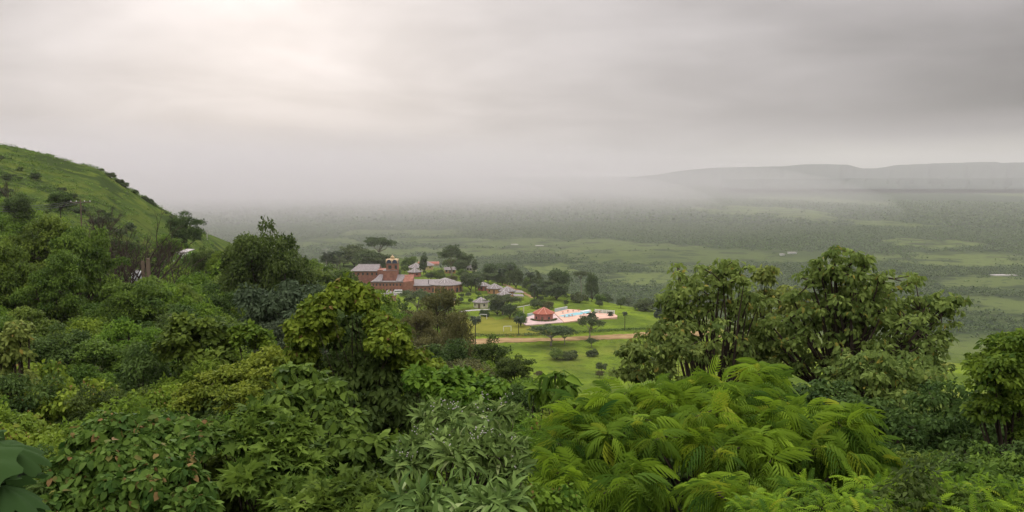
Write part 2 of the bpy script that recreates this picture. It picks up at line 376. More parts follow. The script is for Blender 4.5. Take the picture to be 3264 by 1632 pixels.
def limbs_to(rng, mb, C, base=(0, 0, 0), fork=0.25, r0=0.05, zc=0.8, nl=6, frac=0.5, kk=5):
    """main limbs from the base and twigs to a share of the clumps"""
    base = Vector(base); lim = []
    idx = rng.choice(len(C), min(nl, len(C)), replace=False)
    for i in idx:
        e = Vector(C[i]); mid = base.lerp(e, 0.5) + Vector((rng.normal() * .06, rng.normal() * .06, rng.uniform(-0.12, 0.02)))
        pts = [base, base.lerp(mid, 0.55) + Vector((0, 0, fork * 0.15)), mid, mid.lerp(e, 0.6), e]
        mb.tube(pts, [r0, r0 * .75, r0 * .5, r0 * .3, r0 * .14], kk, False); lim.append(pts)
    for i in rng.choice(len(C), int(len(C) * frac), replace=False):
        e = Vector(C[i]); best = min((q for l in lim for q in l[2:4]), key=lambda q: (q - e).length)
        m_ = best.lerp(e, 0.5) + Vector((rng.normal() * .04, rng.normal() * .04, -0.03))
        mb.tube([best, m_, e], [r0 * .28, r0 * .18, r0 * .08], 4, False)
PROTO = {}
def proto(kind, seed, mat, m, n_per, tmpl, leaf, bark=BARK, limb_r=0.045, nl=6, frac=0.4, height=1.6, ck=None, lk=None, nvar=2):
    """crown and limb meshes in unit space (radius 1, base at z 0)"""
    out = []
    for v in range(nvar):
        rng = np.random.default_rng(seed + 100 * v)
        C, r = crown_clumps(rng, m, **(ck or {}))
        V, F, t = clump_leaves(rng, C, r, n_per, tmpl, leaf, **(lk or {}))
        me = mesh_np('crown', V, F, t, [mat])
        mb = MB(); limbs_to(rng, mb, C, r0=limb_r, nl=nl, frac=frac)
        bm = bpy.data.meshes.new('branches'); bm.from_pydata(mb.v, [], mb.f); bm.materials.append(bark); bm.update()
        out.append((me, bm))
    PROTO[kind] = dict(v=out, h=height, bark=bark)
def trunk_mesh(name, bark, bend, seed):
    rng = random.Random(seed); mb = MB(); n = 6
    off = [Vector((0, 0, 0))]
    for i in range(1, n): off.append(Vector((rng.uniform(-bend, bend), rng.uniform(-bend, bend), 0)) * math.sin(math.pi * i / (n - 1)))
    for i, r in enumerate([1.25, 1.0, .92, .85, .8, .75]):
        mb.v += [(off[i].x + r * math.cos(2 * math.pi * j / 7), off[i].y + r * math.sin(2 * math.pi * j / 7), i / (n - 1)) for j in range(7)]
    mb.f = [(i * 7 + j, i * 7 + (j + 1) % 7, i * 7 + 7 + (j + 1) % 7, i * 7 + 7 + j) for i in range(n - 1) for j in range(7)]
    me = bpy.data.meshes.new(name); me.from_pydata(mb.v, [], mb.f); me.materials.append(bark); me.update(); return me
TRUNKS = {}
def plant(kind, x, y, ztop, width, crown_h, name, label, cat, group=None, var=None, rz=None, tr=None, seed=0, gzv=None, mat=None):
    """one plant: empty on the ground > crown (> nothing), branches, trunk. ztop = height of its highest leaves"""
    P = PROTO[kind]; g = gz(x, y) if gzv is None else gzv
    rr = random.Random(hash((round(x, 2), round(y, 2), seed)) & 0xffffff)
    rz = rr.uniform(0, 6.28) if rz is None else rz
    var = rr.randrange(len(P['v'])) if var is None else var
    cm, bm = P['v'][var]; s = width / 2.0; sz = crown_h / P['h']
    H = max(ztop - g, crown_h * 0.8)
    root = empty(name, (x, y, g), label, cat, group, rz)
    zb = H - crown_h
    c = link('crown', cm, root, (0, 0, zb)); ax = rr.uniform(.85, 1.18); c.scale = (s * ax, s / ax, sz)
    b = link('branches', bm, root, (0, 0, zb)); b.scale = (s * ax, s / ax, sz)
    if zb > 0.1:
        key = (P['bark'].name, rr.randrange(3))
        if key not in TRUNKS: TRUNKS[key] = trunk_mesh('trunk', P['bark'], 1.2, key[1] + 5)
        t = link('trunk', TRUNKS[key], root, (0, 0, -0.15)); r = (tr or s * 0.05); t.scale = (r, r, zb + 0.16 + 0.02 * crown_h)
    return root
Q = T_quad()
# far trees (village and beyond): faces 0.5-0.7 m on a 5 m radius
proto('far_round', 11, L['far'], 70, 60, Q, 0.13, ck=dict(rz=0.75, zc=0.75, zlow=-0.7), height=1.5)
proto('far_umbrella', 21, L['far'], 80, 60, Q, 0.085, bark=PALEBARK, limb_r=0.04, nl=8, frac=0.3, ck=dict(rz=0.62, zc=0.66, zlow=-0.25, cr=(0.14, 0.26)), height=1.3, lk=dict(flat=0.55, up=1.2))
proto('far_bright', 31, L['green'], 60, 60, Q, 0.13, ck=dict(rz=0.7, zc=0.7, zlow=-0.7), height=1.4)
proto('far_bush', 41, L['far'], 30, 70, Q, 0.17, nl=3, ck=dict(rz=0.5, zc=0.35, zlow=-0.3), height=0.9)
proto('far_tall', 51, L['far'], 50, 60, Q, 0.2, nl=4, ck=dict(rz=1.6, zc=1.5, zlow=-0.9), height=3.1)
proto('far_brown', 61, L['brown'], 60, 60, Q, 0.14, ck=dict(rz=0.7, zc=0.65, zlow=-0.7), height=1.4)
# trees on the slope at 25-150 m
proto('mid_layer', 71, L['green'], 60, 170, T_quad(0.6), 0.085, ck=dict(rz=0.72, zc=0.78, zlow=-0.6, cr=(0.2, 0.32)), height=1.55, lk=dict(flat=0.38, up=1.1))
proto('mid_round', 81, L['deep'], 70, 150, T_quad(0.6), 0.085, ck=dict(rz=0.8, zc=0.8, zlow=-0.75, cr=(0.18, 0.3)), height=1.6)
proto('mid_bright', 91, L['bright'], 60, 160, T_quad(0.6), 0.08, ck=dict(rz=0.7, zc=0.7, zlow=-0.6, cr=(0.16, 0.3)), height=1.45)
proto('mid_brown', 101, L['brown'], 70, 130, T_quad(0.55), 0.08, ck=dict(rz=0.85, zc=0.85, zlow=-0.8, cr=(0.16, 0.28)), height=1.7)
proto('mid_dull', 111, L['dull'], 55, 110, T_ovate(0.5), 0.13, ck=dict(rz=0.9, zc=0.9, zlow=-0.8, cr=(0.18, 0.3)), height=1.8, lk=dict(flat=0.5, droop=0.6))
# near shrubs
OV = T_ovate()
proto('near_ovate', 121, L['green'], 75, 120, OV, 0.10, ck=dict(rz=0.8, zc=0.7, zlow=-0.6, cr=(0.2, 0.32)), height=1.5, lk=dict(droop=0.55))
proto('near_small', 131, L['bright'], 80, 110, OV, 0.085, ck=dict(rz=0.75, zc=0.65, zlow=-0.6, cr=(0.16, 0.28)), height=1.4, lk=dict(droop=0.4))
proto('near_yellow', 141, L['yellow'], 80, 110, OV, 0.085, ck=dict(rz=0.75, zc=0.65, zlow=-0.6, cr=(0.16, 0.28)), height=1.4, lk=dict(droop=0.4))
proto('near_vine', 151, L['vine'], 65, 120, T_ovate(0.8), 0.11, ck=dict(rz=0.9, zc=0.8, zlow=-0.8, cr=(0.2, 0.34)), height=1.7, lk=dict(droop=0.9, up=0.4, out=1.0))
proto('near_deep', 161, L['deep'], 75, 120, T_ovate(0.5), 0.10, ck=dict(rz=0.85, zc=0.75, zlow=-0.7, cr=(0.2, 0.32)), height=1.6, lk=dict(droop=0.6))
proto('near_lobed', 171, L['green'], 55, 75, T_lobed(), 0.17, ck=dict(rz=0.85, zc=0.75, zlow=-0.6, cr=(0.2, 0.32)), height=1.6, lk=dict(droop=0.35, up=0.9))
# ------------------------------------------------------------------ the ground
PATCH = []   # (x, y, rx, ry, rot, field, soil)
def land_cover(X, Y):
    """r: woodland, g: pale field, b: bare soil"""
    D = np.hypot(X, Y); warp = (fbm(X / 300, Y / 300, 40) - 0.5)
    wood = np.interp(D, [0, 600, 900, 1500, 2200, 2600, 9000], [0.3, 0.40, 0.38, 0.42, 0.80, 0.95, 1.1])
    n = fbm(X / 420 + 9, Y / 260, 60, 5)
    forest = np.clip((wood - n + 0.08) * 7, 0, 1)
    field = np.clip((fbm(X / 600, Y / 420, 80) - 0.45) * 4, 0, 1) * (1 - forest)
    for (px, py, wx, hy, f, s) in FIELDS:
        c = onz(px, py, -140); a = onz(px + wx, py, -140); b = onz(px, py - hy, -140)
        rx = abs(a.x - c.x); ry = abs(b.y - c.y)
        q = ((X - c.x) / rx) ** 2 + ((Y - c.y) / ry) ** 2 + (fbm(X / rx * 1.6, Y / ry * 1.6, int(px) % 97) - 0.5) * 2.6
        k = np.clip((1 - q) * 3, 0, 1)
        if f >= 0: forest = forest * (1 - k); field = field * (1 - k) + f * k
        else: forest = np.maximum(forest, k); field = field * (1 - k)
    return forest, field
FIELDS = [(2400, 672, 190, 16, .9, 0), (2620, 640, 160, 10, .6, 0), (2560, 690, 120, 12, .7, 0), (2830, 712, 110, 12, .7, 0), (3190, 625, 90, 14, .6, 0),
          (2950, 770, 220, 16, 1, 0), (3100, 830, 300, 26, .9, 0), (3200, 900, 260, 24, .7, 0), (2300, 800, 220, 20, .5, 0),
          (1900, 780, 260, 22, .6, 0), (1560, 770, 330, 18, .5, 0), (1300, 740, 200, 10, .4, 0), (1760, 850, 130, 20, .9, 0), (2000, 880, 130, 16, .9, 0), (1500, 800, 150, 12, .6, 0),
          (2750, 880, 200, 30, .5, 0), (1250, 800, 120, 16, .6, 0), (1000, 770, 140, 14, .5, 0),
          (2600, 740, 300, 14, -1, 0), (2000, 700, 500, 22, -1, 0), (1700, 815, 120, 7, -1, 0), (1950, 855, 120, 10, -1, 0), (3000, 865, 160, 18, -1, 0), (2820, 800, 90, 12, -1, 0)]
def ground():
    na, nr = GX.shape
    V = np.stack([GX, GY, GZ], -1).reshape(-1, 3)
    i, j = np.meshgrid(np.arange(na - 1), np.arange(nr - 1), indexing='ij'); a = i * nr + j
    F = np.stack([a, a + nr, a + nr + 1, a + 1], -1).reshape(-1, 4)[:, ::-1]
    i = np.full(nr - 1, na - 1); j = np.arange(nr - 1); a = i * nr + j
    F = np.vstack([F, np.stack([a + 1, j + 1, j, a], -1)])
    fo, fi = land_cover(GX, GY); D = np.hypot(GX, GY)
    tint = np.stack([fo, fi, np.clip((D - 500) / 300, 0, 1)], -1).reshape(-1, 3)
    m = new_mat('terrain'); t = m.node_tree
    geo = N(t, 'ShaderNodeNewGeometry'); att = N(t, 'ShaderNodeAttribute', attribute_name='tint'); sp = N(t, 'ShaderNodeSeparateColor'); t.links.new(att.outputs['Color'], sp.inputs[0])
    def noise(s, det=5, st=(1, 1, 1)):
        mp = N(t, 'ShaderNodeMapping'); mp.inputs['Scale'].default_value = st; t.links.new(geo.outputs['Position'], mp.inputs[0])
        n = N(t, 'ShaderNodeTexNoise'); n.inputs['Scale'].default_value = s; n.inputs['Detail'].default_value = det; t.links.new(mp.outputs[0], n.inputs['Vector']); return n.outputs[0]
    def mix(a, b, f):
        x = N(t, 'ShaderNodeMix', data_type='RGBA')
        for nm, v in (('A', a), ('B', b)):
            if isinstance(v, tuple): x.inputs[nm].default_value = rgba(v)
            else: t.links.new(v, x.inputs[nm])
        if isinstance(f, float): x.inputs['Factor'].default_value = f
        else: t.links.new(f, x.inputs['Factor'])
        return x.outputs['Result']
    lawn = mix((0.072, 0.110, 0.015), (0.140, 0.200, 0.020), SS(t, noise(0.05), 0.35, 0.65))
    lawn = mix(lawn, (0.150, 0.155, 0.036), SS(t, noise(0.021, 6), 0.5, 0.72))
    lawn = mix(lawn, (0.045, 0.070, 0.016), M(t, 'MULTIPLY', SS(t, noise(0.33, 6), 0.5, 0.68), 0.6))
    scrub = mix(mix(mix(lawn, (0.072, 0.094, 0.022), 0.7), (0.050, 0.080, 0.018), SS(t, noise(0.16, 6), 0.4, 0.6)), (0.036, 0.056, 0.016), SS(t, M(t, 'ADD', M(t, 'MULTIPLY', noise(0.022, 3), .6), M(t, 'MULTIPLY', noise(0.13, 8), .4)), 0.50, 0.55))
    sepp = N(t, 'ShaderNodeSeparateXYZ'); t.links.new(geo.outputs['Position'], sepp.inputs[0])
    hill = M(t, 'MULTIPLY', SS(t, M(t, 'MULTIPLY', sepp.outputs[0], -1.0), 60.0, 110.0), SS(t, sepp.outputs[1], 120.0, 180.0))
    near = mix(lawn, scrub, hill)
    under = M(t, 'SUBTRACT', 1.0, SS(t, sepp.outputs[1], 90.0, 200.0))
    near = mix(near, mix((0.020, 0.028, 0.010), (0.045, 0.055, 0.018), noise(0.8)), under)  # soil and greens, coloured dark so gaps between plants look shaded
    fieldc = mix((0.048, 0.068, 0.026), (0.100, 0.130, 0.040), sp.outputs[1])
    fieldc = mix(fieldc, (0.035, 0.050, 0.022), SS(t, noise(0.018, 8), 0.50, 0.62))
    fieldc = mix(fieldc, (0.030, 0.045, 0.020), M(t, 'MULTIPLY', SS(t, noise(0.07, 4), 0.56, 0.66), 0.8))
    woodc = mix((0.020, 0.034, 0.016), (0.038, 0.058, 0.024), SS(t, noise(0.03, 6), 0.35, 0.65))  # woodland colour with the canopy's own shading worked in
    far = mix(fieldc, woodc, SS(t, M(t, 'ADD', sp.outputs[0], M(t, 'MULTIPLY', M(t, 'SUBTRACT', noise(0.02, 6), 0.5), 0.9)), 0.35, 0.65))
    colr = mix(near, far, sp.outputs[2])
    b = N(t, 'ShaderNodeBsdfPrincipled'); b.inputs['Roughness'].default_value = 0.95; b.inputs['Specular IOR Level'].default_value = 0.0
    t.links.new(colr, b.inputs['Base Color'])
    bp = N(t, 'ShaderNodeBump'); bp.inputs['Strength'].default_value = 0.8; bp.inputs['Distance'].default_value = 1.6; t.links.new(noise(0.5, 6), bp.inputs['Height']); t.links.new(bp.outputs[0], b.inputs['Normal'])
    o = N(t, 'ShaderNodeOutputMaterial'); t.links.new(b.outputs[0], o.inputs[0])
    tag(link('ground', mesh_np('ground', V, F, tint, [m], True)), kind='structure')
ground()

# flat-topped hills on the far right
def far_hills():
    m = mat_surf('hill_cover', (0.022, 0.034, 0.028), (0.038, 0.052, 0.038), 0.004, 0.95, 0.1)
    for (Y, prof, nm) in ((9300, [(2000, 566), (2100, 556), (2180, 543), (2260, 536), (2330, 533), (2500, 530), (2560, 524), (2640, 523), (2700, 525), (2745, 537), (2790, 537), (2860, 526), (2980, 521), (3130, 516), (3180, 516), (3190, 519), (3300, 517), (3500, 514), (4100, 510)], 'hills'),
                          (7600, [(2300, 572), (2560, 570), (2700, 569), (2900, 568), (3100, 568), (3264, 567), (3500, 567), (4100, 566)], 'hills')):
        px = np.linspace(prof[0][0], prof[-1][0], 160); py = np.interp(px, [p[0] for p in prof], [p[1] for p in prof])
        V = []; rows = 7
        for a, b in zip(px, py):
            top = at(a, b, Y); x0 = top.x; g = -85.0
            j = (float(fbm(a / 23.0, 1.5, 5)) - .5)
            H = top.z - g + j * 8
            prof_y = [(-1500, -6), (-700, H * .18), (-330, H * .45), (-130, H * .86), (0, H), (900, H * 0.98), (2500, -20)]
            for dy, hh in prof_y: V.append((x0 * (1 + dy / Y), Y + dy + j * 500 * (0 < hh < H), g + hh))
        F = [(i * rows + k, (i + 1) * rows + k, (i + 1) * rows + k + 1, i * rows + k + 1) for i in range(len(px) - 1) for k in range(rows - 1)]
        tag(link(nm, mesh_np(nm, np.array(V), np.array(F), None, [m], True)), kind='structure')
far_hills()

# woods and scattered bush far out on the plain: a mass nobody could count
def far_woods():
    rng = np.random.default_rng(5); Vs = []; Fs = []; Ts = []; off = 0
    for (d0, d1, n, sz, q, thr) in ((640, 1500, 9500, 3.6, 14, 0.03), (1500, 2600, 30000, 5.5, 5, 0.02), (2600, 5200, 14000, 13, 4, 0.05)):
        D = np.sqrt(rng.uniform(d0 ** 2, d1 ** 2, n * 3)); A = rng.uniform(R(-34), R(36), n * 3)
        X = D * np.sin(A); Y = D * np.cos(A); fo, fi = land_cover(X, Y)
        keep = rng.random(n * 3) < (fo * 0.9 + thr * (fbm(X / 60, Y / 40, 12) > 0.52)); X = X[keep][:n]; Y = Y[keep][:n]
        Z = np.array([gz(a, b) for a, b in zip(X, Y)]); m = len(X)
        s = sz * rng.uniform(0.5, 1.35, m); C = np.stack([X, Y, Z + s * 0.25], 1)
        V, F, t = clump_leaves(rng, C, s, q, T_quad(0.9, 0.25), sz * 0.62, up=0.9, flat=0.6, low=-0.1, shell=(0.45, 1.0))
        Vs.append(V); Fs.append(F + off); Ts.append(t); off += len(V)
    tag(link('woodland', mesh_np('woodland', np.vstack(Vs), np.vstack(Fs), np.vstack(Ts), [L['far']])), label='dark woods and scattered bush covering the hazy plain', kind='stuff')
far_woods()

# ------------------------------------------------------------------ haze and the mist of a passing shower
def volume_mat(name, dens, col, aniso):
    m = new_mat(name); t = m.node_tree; v = N(t, 'ShaderNodeVolumePrincipled')
    v.inputs['Density'].default_value = dens; v.inputs['Color'].default_value = rgba(col); v.inputs['Anisotropy'].default_value = aniso
    o = N(t, 'ShaderNodeOutputMaterial'); t.links.new(v.outputs[0], o.inputs['Volume']); return m
mb = MB(); mb.box(-15000, 15000, -60, 14500, -146, 330)
tag(mb.build('haze', volume_mat('haze_air', 1.0e-4, (0.80, 0.80, 0.80), 0.2)), label='pale haze over the valley', kind='stuff')
def mist():
    V = []; F = []; n, k = 20, 40
    for i in range(n + 1):
        p = math.pi * (i / n - 0.5)
        for j in range(k):
            t = 2 * math.pi * j / k
            V.append((math.cos(p) * math.cos(t), math.cos(p) * math.sin(t), math.sin(p)))
    for i in range(n):
        for j in range(k): F.append((i * k + j, i * k + (j + 1) % k, (i + 1) * k + (j + 1) % k, (i + 1) * k + j))
    for q, (sx, sy, sz_, lb) in enumerate(((4900, 4350, 400, 'outermost faint veil of rain mist over the far plain'), (4450, 3950, 340, 'faint veil of rain mist over the far plain'), (4000, 3500, 290, 'thin veil of rain mist over the left half of the plain'),
            (3500, 2750, 240, 'light rain mist over the left half of the plain'), (3000, 2300, 190, 'rain mist hiding the far plain on the left'), (2400, 1800, 150, 'thick core of the rain mist on the left of the plain'))):
        m = volume_mat('mist_air', (1.4e-4, 2.0e-4, 2.5e-4, 2.9e-4, 2.4e-4, 2.0e-4)[q], (0.74, 0.72, 0.735), 0.1)
        W = np.array(V) * np.array([sx, sy, sz_]) + np.array([-3100 - 280 * q, 4700, -140])
        tag(link('mist_bank', mesh_np('mist_bank', W, np.array(F), None, [m])), label=lb, kind='stuff')
mist()
# ------------------------------------------------------------------ built materials
def mat_brick(name, c1, c2, mortar):
    m = new_mat(name); t = m.node_tree; tc = N(t, 'ShaderNodeTexCoord')
    n = N(t, 'ShaderNodeTexNoise'); n.inputs['Scale'].default_value = 0.7; n.inputs['Detail'].default_value = 6; t.links.new(tc.outputs['Object'], n.inputs['Vector'])
    n2 = N(t, 'ShaderNodeTexNoise'); n2.inputs['Scale'].default_value = 6; n2.inputs['Detail'].default_value = 3; t.links.new(tc.outputs['Object'], n2.inputs['Vector'])
    sp = N(t, 'ShaderNodeSeparateXYZ'); t.links.new(tc.outputs['Object'], sp.inputs[0])
    row = M(t, 'LESS_THAN', M(t, 'FRACT', M(t, 'MULTIPLY', sp.outputs[2], 3.0)), 0.12)
    mx = N(t, 'ShaderNodeMix', data_type='RGBA'); mx.inputs['A'].default_value = rgba(c1); mx.inputs['B'].default_value = rgba(c2)
    t.links.new(SS(t, M(t, 'ADD', M(t, 'MULTIPLY', n.outputs[0], .6), M(t, 'MULTIPLY', n2.outputs[0], .4)), .38, .62), mx.inputs['Factor'])
    m2 = N(t, 'ShaderNodeMix', data_type='RGBA'); m2.inputs['B'].default_value = rgba(mortar); t.links.new(mx.outputs['Result'], m2.inputs['A']); t.links.new(M(t, 'MULTIPLY', row, 0.5), m2.inputs['Factor'])
    b = N(t, 'ShaderNodeBsdfPrincipled'); b.inputs['Roughness'].default_value = 0.9; b.inputs['Specular IOR Level'].default_value = 0.15
    t.links.new(m2.outputs['Result'], b.inputs['Base Color']); o = N(t, 'ShaderNodeOutputMaterial'); t.links.new(b.outputs[0], o.inputs[0]); return m
BRICK = mat_brick('red_brick', (0.20, 0.080, 0.055), (0.31, 0.140, 0.095), (0.26, 0.17, 0.13))
PINK = mat_surf('pink_render', (0.34, 0.125, 0.100), (0.46, 0.20, 0.165), 0.8)
ROSE = mat_surf('rose_render', (0.30, 0.12, 0.10), (0.40, 0.19, 0.16), 0.8)
REDW = mat_surf('red_render', (0.30, 0.095, 0.065), (0.40, 0.145, 0.105), 0.8)
ORANGE = mat_surf('orange_render', (0.38, 0.20, 0.09), (0.50, 0.29, 0.14), 0.8)
YELLOW = mat_surf('yellow_render', (0.42, 0.33, 0.14), (0.55, 0.44, 0.22), 0.8)
CREAM = mat_surf('cream_render', (0.42, 0.40, 0.28), (0.55, 0.52, 0.38), 0.8)
GREYROOF = mat_surf('grey_roof', (0.145, 0.125, 0.12), (0.23, 0.205, 0.20), 1.4, 0.8, 0.3, stretch=(1, 1, 1))
RIDGE = mat_surf('ridge_pale', (0.32, 0.30, 0.285), (0.42, 0.39, 0.375), 2)
REDROOF = mat_surf('red_tiles', (0.24, 0.070, 0.045), (0.36, 0.12, 0.075), 1.6)
REDRIDGE = mat_surf('red_ridge', (0.45, 0.20, 0.14), (0.55, 0.27, 0.2), 2)
WHITE = mat_surf('white_paint', (0.62, 0.62, 0.6), (0.78, 0.78, 0.76), 2, 0.5)
GOLD = mat_surf('ochre_dome', (0.36, 0.26, 0.14), (0.50, 0.38, 0.22), 2, 0.6)
DARKBLUE = mat_surf('dark_blue_panel', (0.03, 0.04, 0.07), (0.05, 0.06, 0.11), 2, 0.4)
GLASS = mat_surf('dark_window', (0.02, 0.03, 0.03), (0.05, 0.06, 0.065), 2, 0.2, 0.5)
WOOD = mat_surf('weathered_wood', (0.10, 0.075, 0.05), (0.17, 0.13, 0.09), 5, 0.9, stretch=(1, 1, .2))
CONC = mat_surf('concrete', (0.28, 0.27, 0.25), (0.40, 0.38, 0.35), 2)
PAVE = mat_surf('pink_paving', (0.48, 0.30, 0.22), (0.60, 0.40, 0.30), 0.5, 0.7)
PAVE2 = mat_surf('pale_pink_terrace', (0.40, 0.28, 0.26), (0.54, 0.40, 0.37), 0.4, 0.6)
PALEBLUE = mat_surf('pale_blue_wall', (0.32, 0.42, 0.42), (0.46, 0.54, 0.53), 1)
PALEGREEN = mat_surf('pale_green_wall', (0.34, 0.42, 0.31), (0.55, 0.60, 0.50), 1)
DIRT = mat_surf('dirt_track', (0.20, 0.135, 0.065), (0.31, 0.215, 0.11), 0.25, 0.95, 0.0, bump=.2)
PITCH = mat_surf('pitch_grass', (0.125, 0.135, 0.022), (0.175, 0.175, 0.030), 0.12, 0.95, 0.0)
STEEL = mat_surf('galvanised_steel', (0.30, 0.31, 0.31), (0.42, 0.43, 0.43), 3, 0.5)
DARKM = mat_surf('dark_metal', (0.05, 0.05, 0.05), (0.09, 0.09, 0.09), 3, 0.5)
RUBBER = mat_surf('tyre_rubber', (0.015, 0.015, 0.015), (0.03, 0.03, 0.03), 3, 0.7)
WATER = mat_surf('pool_water', (0.12, 0.42, 0.48), (0.20, 0.55, 0.60), 0.25, 0.08, 0.5)
PZ = -63.0

# draped strips and patches
def drape(name, mat, left, right, lift, kind='structure', n=90, k=8):
    V = []; L0 = [Vector(p) for p in left]; R0 = [Vector(p) for p in right]
    def samp(P, t):
        f = t * (len(P) - 1); i = min(int(f), len(P) - 2); return P[i].lerp(P[i + 1], f - i)
    for i in range(n + 1):
        a = samp(L0, i / n); b = samp(R0, i / n); dv = (b - a); a = a - dv * float(fbm(i * .31, 3.3, 8) - .5) * .5; b = b + dv * float(fbm(i * .37, 9.1, 18) - .5) * .5
        for j in range(k + 1):
            p = a.lerp(b, j / k); V.append((p.x, p.y, gz(p.x, p.y) + lift))
    F = [(i * (k + 1) + j, (i + 1) * (k + 1) + j, (i + 1) * (k + 1) + j + 1, i * (k + 1) + j + 1) for i in range(n) for j in range(k)]
    o = link(name, mesh_np(name, np.array(V), np.array(F), None, [mat], True)); tag(o, kind=kind); return o
h = lambda px, py: hit(px, py)
drape('dirt_track', DIRT, [h(1480, 1083), h(1600, 1081), h(1750, 1079), h(1900, 1073), h(2000, 1066), h(2140, 1062), h(2300, 1060)],
      [h(1480, 1098), h(1600, 1095), h(1750, 1090), h(1900, 1085), h(2000, 1080), h(2140, 1076), h(2300, 1074)], 0.14)
drape('football_pitch', PITCH, [h(1460, 1030), h(1530, 1014), h(1650, 1020), h(1680, 1040), h(1760, 1055)],
      [h(1480, 1075), h(1560, 1072), h(1640, 1072), h(1700, 1070), h(1760, 1070)], 0.13)

drape('path', CONC, [h(1462, 994), h(1520, 989), h(1600, 984), h(1655, 979), h(1700, 970)], [h(1462, 997), h(1520, 991), h(1600, 986), h(1655, 981), h(1700, 972)], .16, k=2)
drape('path', DIRT, [h(1606, 906), h(1640, 920), h(1668, 930), h(1700, 948)], [h(1600, 908), h(1634, 924), h(1662, 935), h(1695, 952)], .16, k=2)
def in_village(px, py): p = hit(px, py, 200); return p

# ------------------------------------------------------------------ round houses
def round_house(px, py_base, wpx, wall_mat, label, rot=0.2, roof_mat=GREYROOF, ridge_mat=RIDGE, wall_h=2.7, pitch=0.50, n=8, name='round_house', cat='house', group='round houses of the village', door=True):
    b = hit(px, py_base, 200); Rr = wpx * b.y / FS / 2; Rw = Rr * 0.84; d = b.y
    root = empty(name, b, label, cat, group)
    m = MB(); m.lathe([(Rw, -1.2), (Rw, wall_h)], n, a0=rot, cap=False); m.build('wall', wall_mat, root)
    H = Rr * pitch
    m = MB(); m.lathe([(Rr * .3, wall_h + .05), (Rr, wall_h - 0.12), (Rr, wall_h + 0.08), (0.02, wall_h + H)], n, a0=rot); rf = m.build('roof', roof_mat, root)
    m = MB()
    for j in range(n):
        t = rot + 2 * math.pi * j / n; c, s = math.cos(t), math.sin(t)
        m.tube([(Rr * c * 1.005, Rr * s * 1.005, wall_h + 0.1), (0, 0, wall_h + H + .04)], [0.17, 0.15], 5)
    m.lathe([(0.3, wall_h + H - .1), (0.26, wall_h + H + .12), (0.05, wall_h + H + .3)], 6); m.build('ridge_caps', ridge_mat, rf)
    if door:
        ap = Rw * math.cos(math.pi / n); face = [rot + 2 * math.pi * (j + .5) / n for j in range(n)]
        fr = sorted(face, key=lambda t: math.sin(t))[:3]
        for q, t in enumerate(fr):
            c, s = math.cos(t), math.sin(t); wd, z0, z1 = ((0.5, 0.02, 2.05), (0.5, 0.95, 1.95), (0.5, 0.95, 1.95))[q]
            mm = MB(); P = []
            for e in (-1, 1):
                for dd in (-0.02, 0.05): P.append((c * (ap + dd) - s * wd * e, s * (ap + dd) + c * wd * e))
            mm.prism([P[0], P[1], P[3], P[2]], z0, z1); mm.build('door' if q == 0 else 'window', WOOD if q == 0 else GLASS, root)
    return root
round_house(1238, 958, 58, PINK, 'pink walled round house with grey ribbed roof beside the white van', 0.1)
round_house(1359, 858, 54, YELLOW, 'yellow walled round house in front of the red roofed hall', 0.3)
round_house(1322, 880, 48, REDW, 'red walled round house just right of the brick tower', 0.1)
round_house(1326, 866, 56, CREAM, 'round house with low grey roof half hidden behind the red walled one by the tower', 0.45)
round_house(1433, 973, 46, YELLOW, 'yellow round house with grey roof below the ribbed round end of the brick hall', 0.25)
round_house(1541, 926, 44, REDW, 'small red walled round house, highest of the row right of the brick hall', 0.0)
round_house(1576, 934, 56, ORANGE, 'orange walled round house between the red one and the paired grey roofs', 0.35)
round_house(1617, 944, 56, ORANGE, 'orange round house whose roof overlaps the smaller roof in front of it', 0.2)
round_house(1607, 956, 50, ORANGE, 'round house with open lean-to, in front of the overlapping orange one', 0.05)
round_house(1533, 980, 56, CREAM, 'cream walled round house behind the dark spreading tree', 0.15)
pav = round_house(1733, 1021, 74, PINK, 'pink round pavilion with red tiled roof at the left end of the pool', 0.2, REDROOF, REDRIDGE, wall_h=3.2, pitch=0.48, name='pavilion', cat='pavilion', group=None)

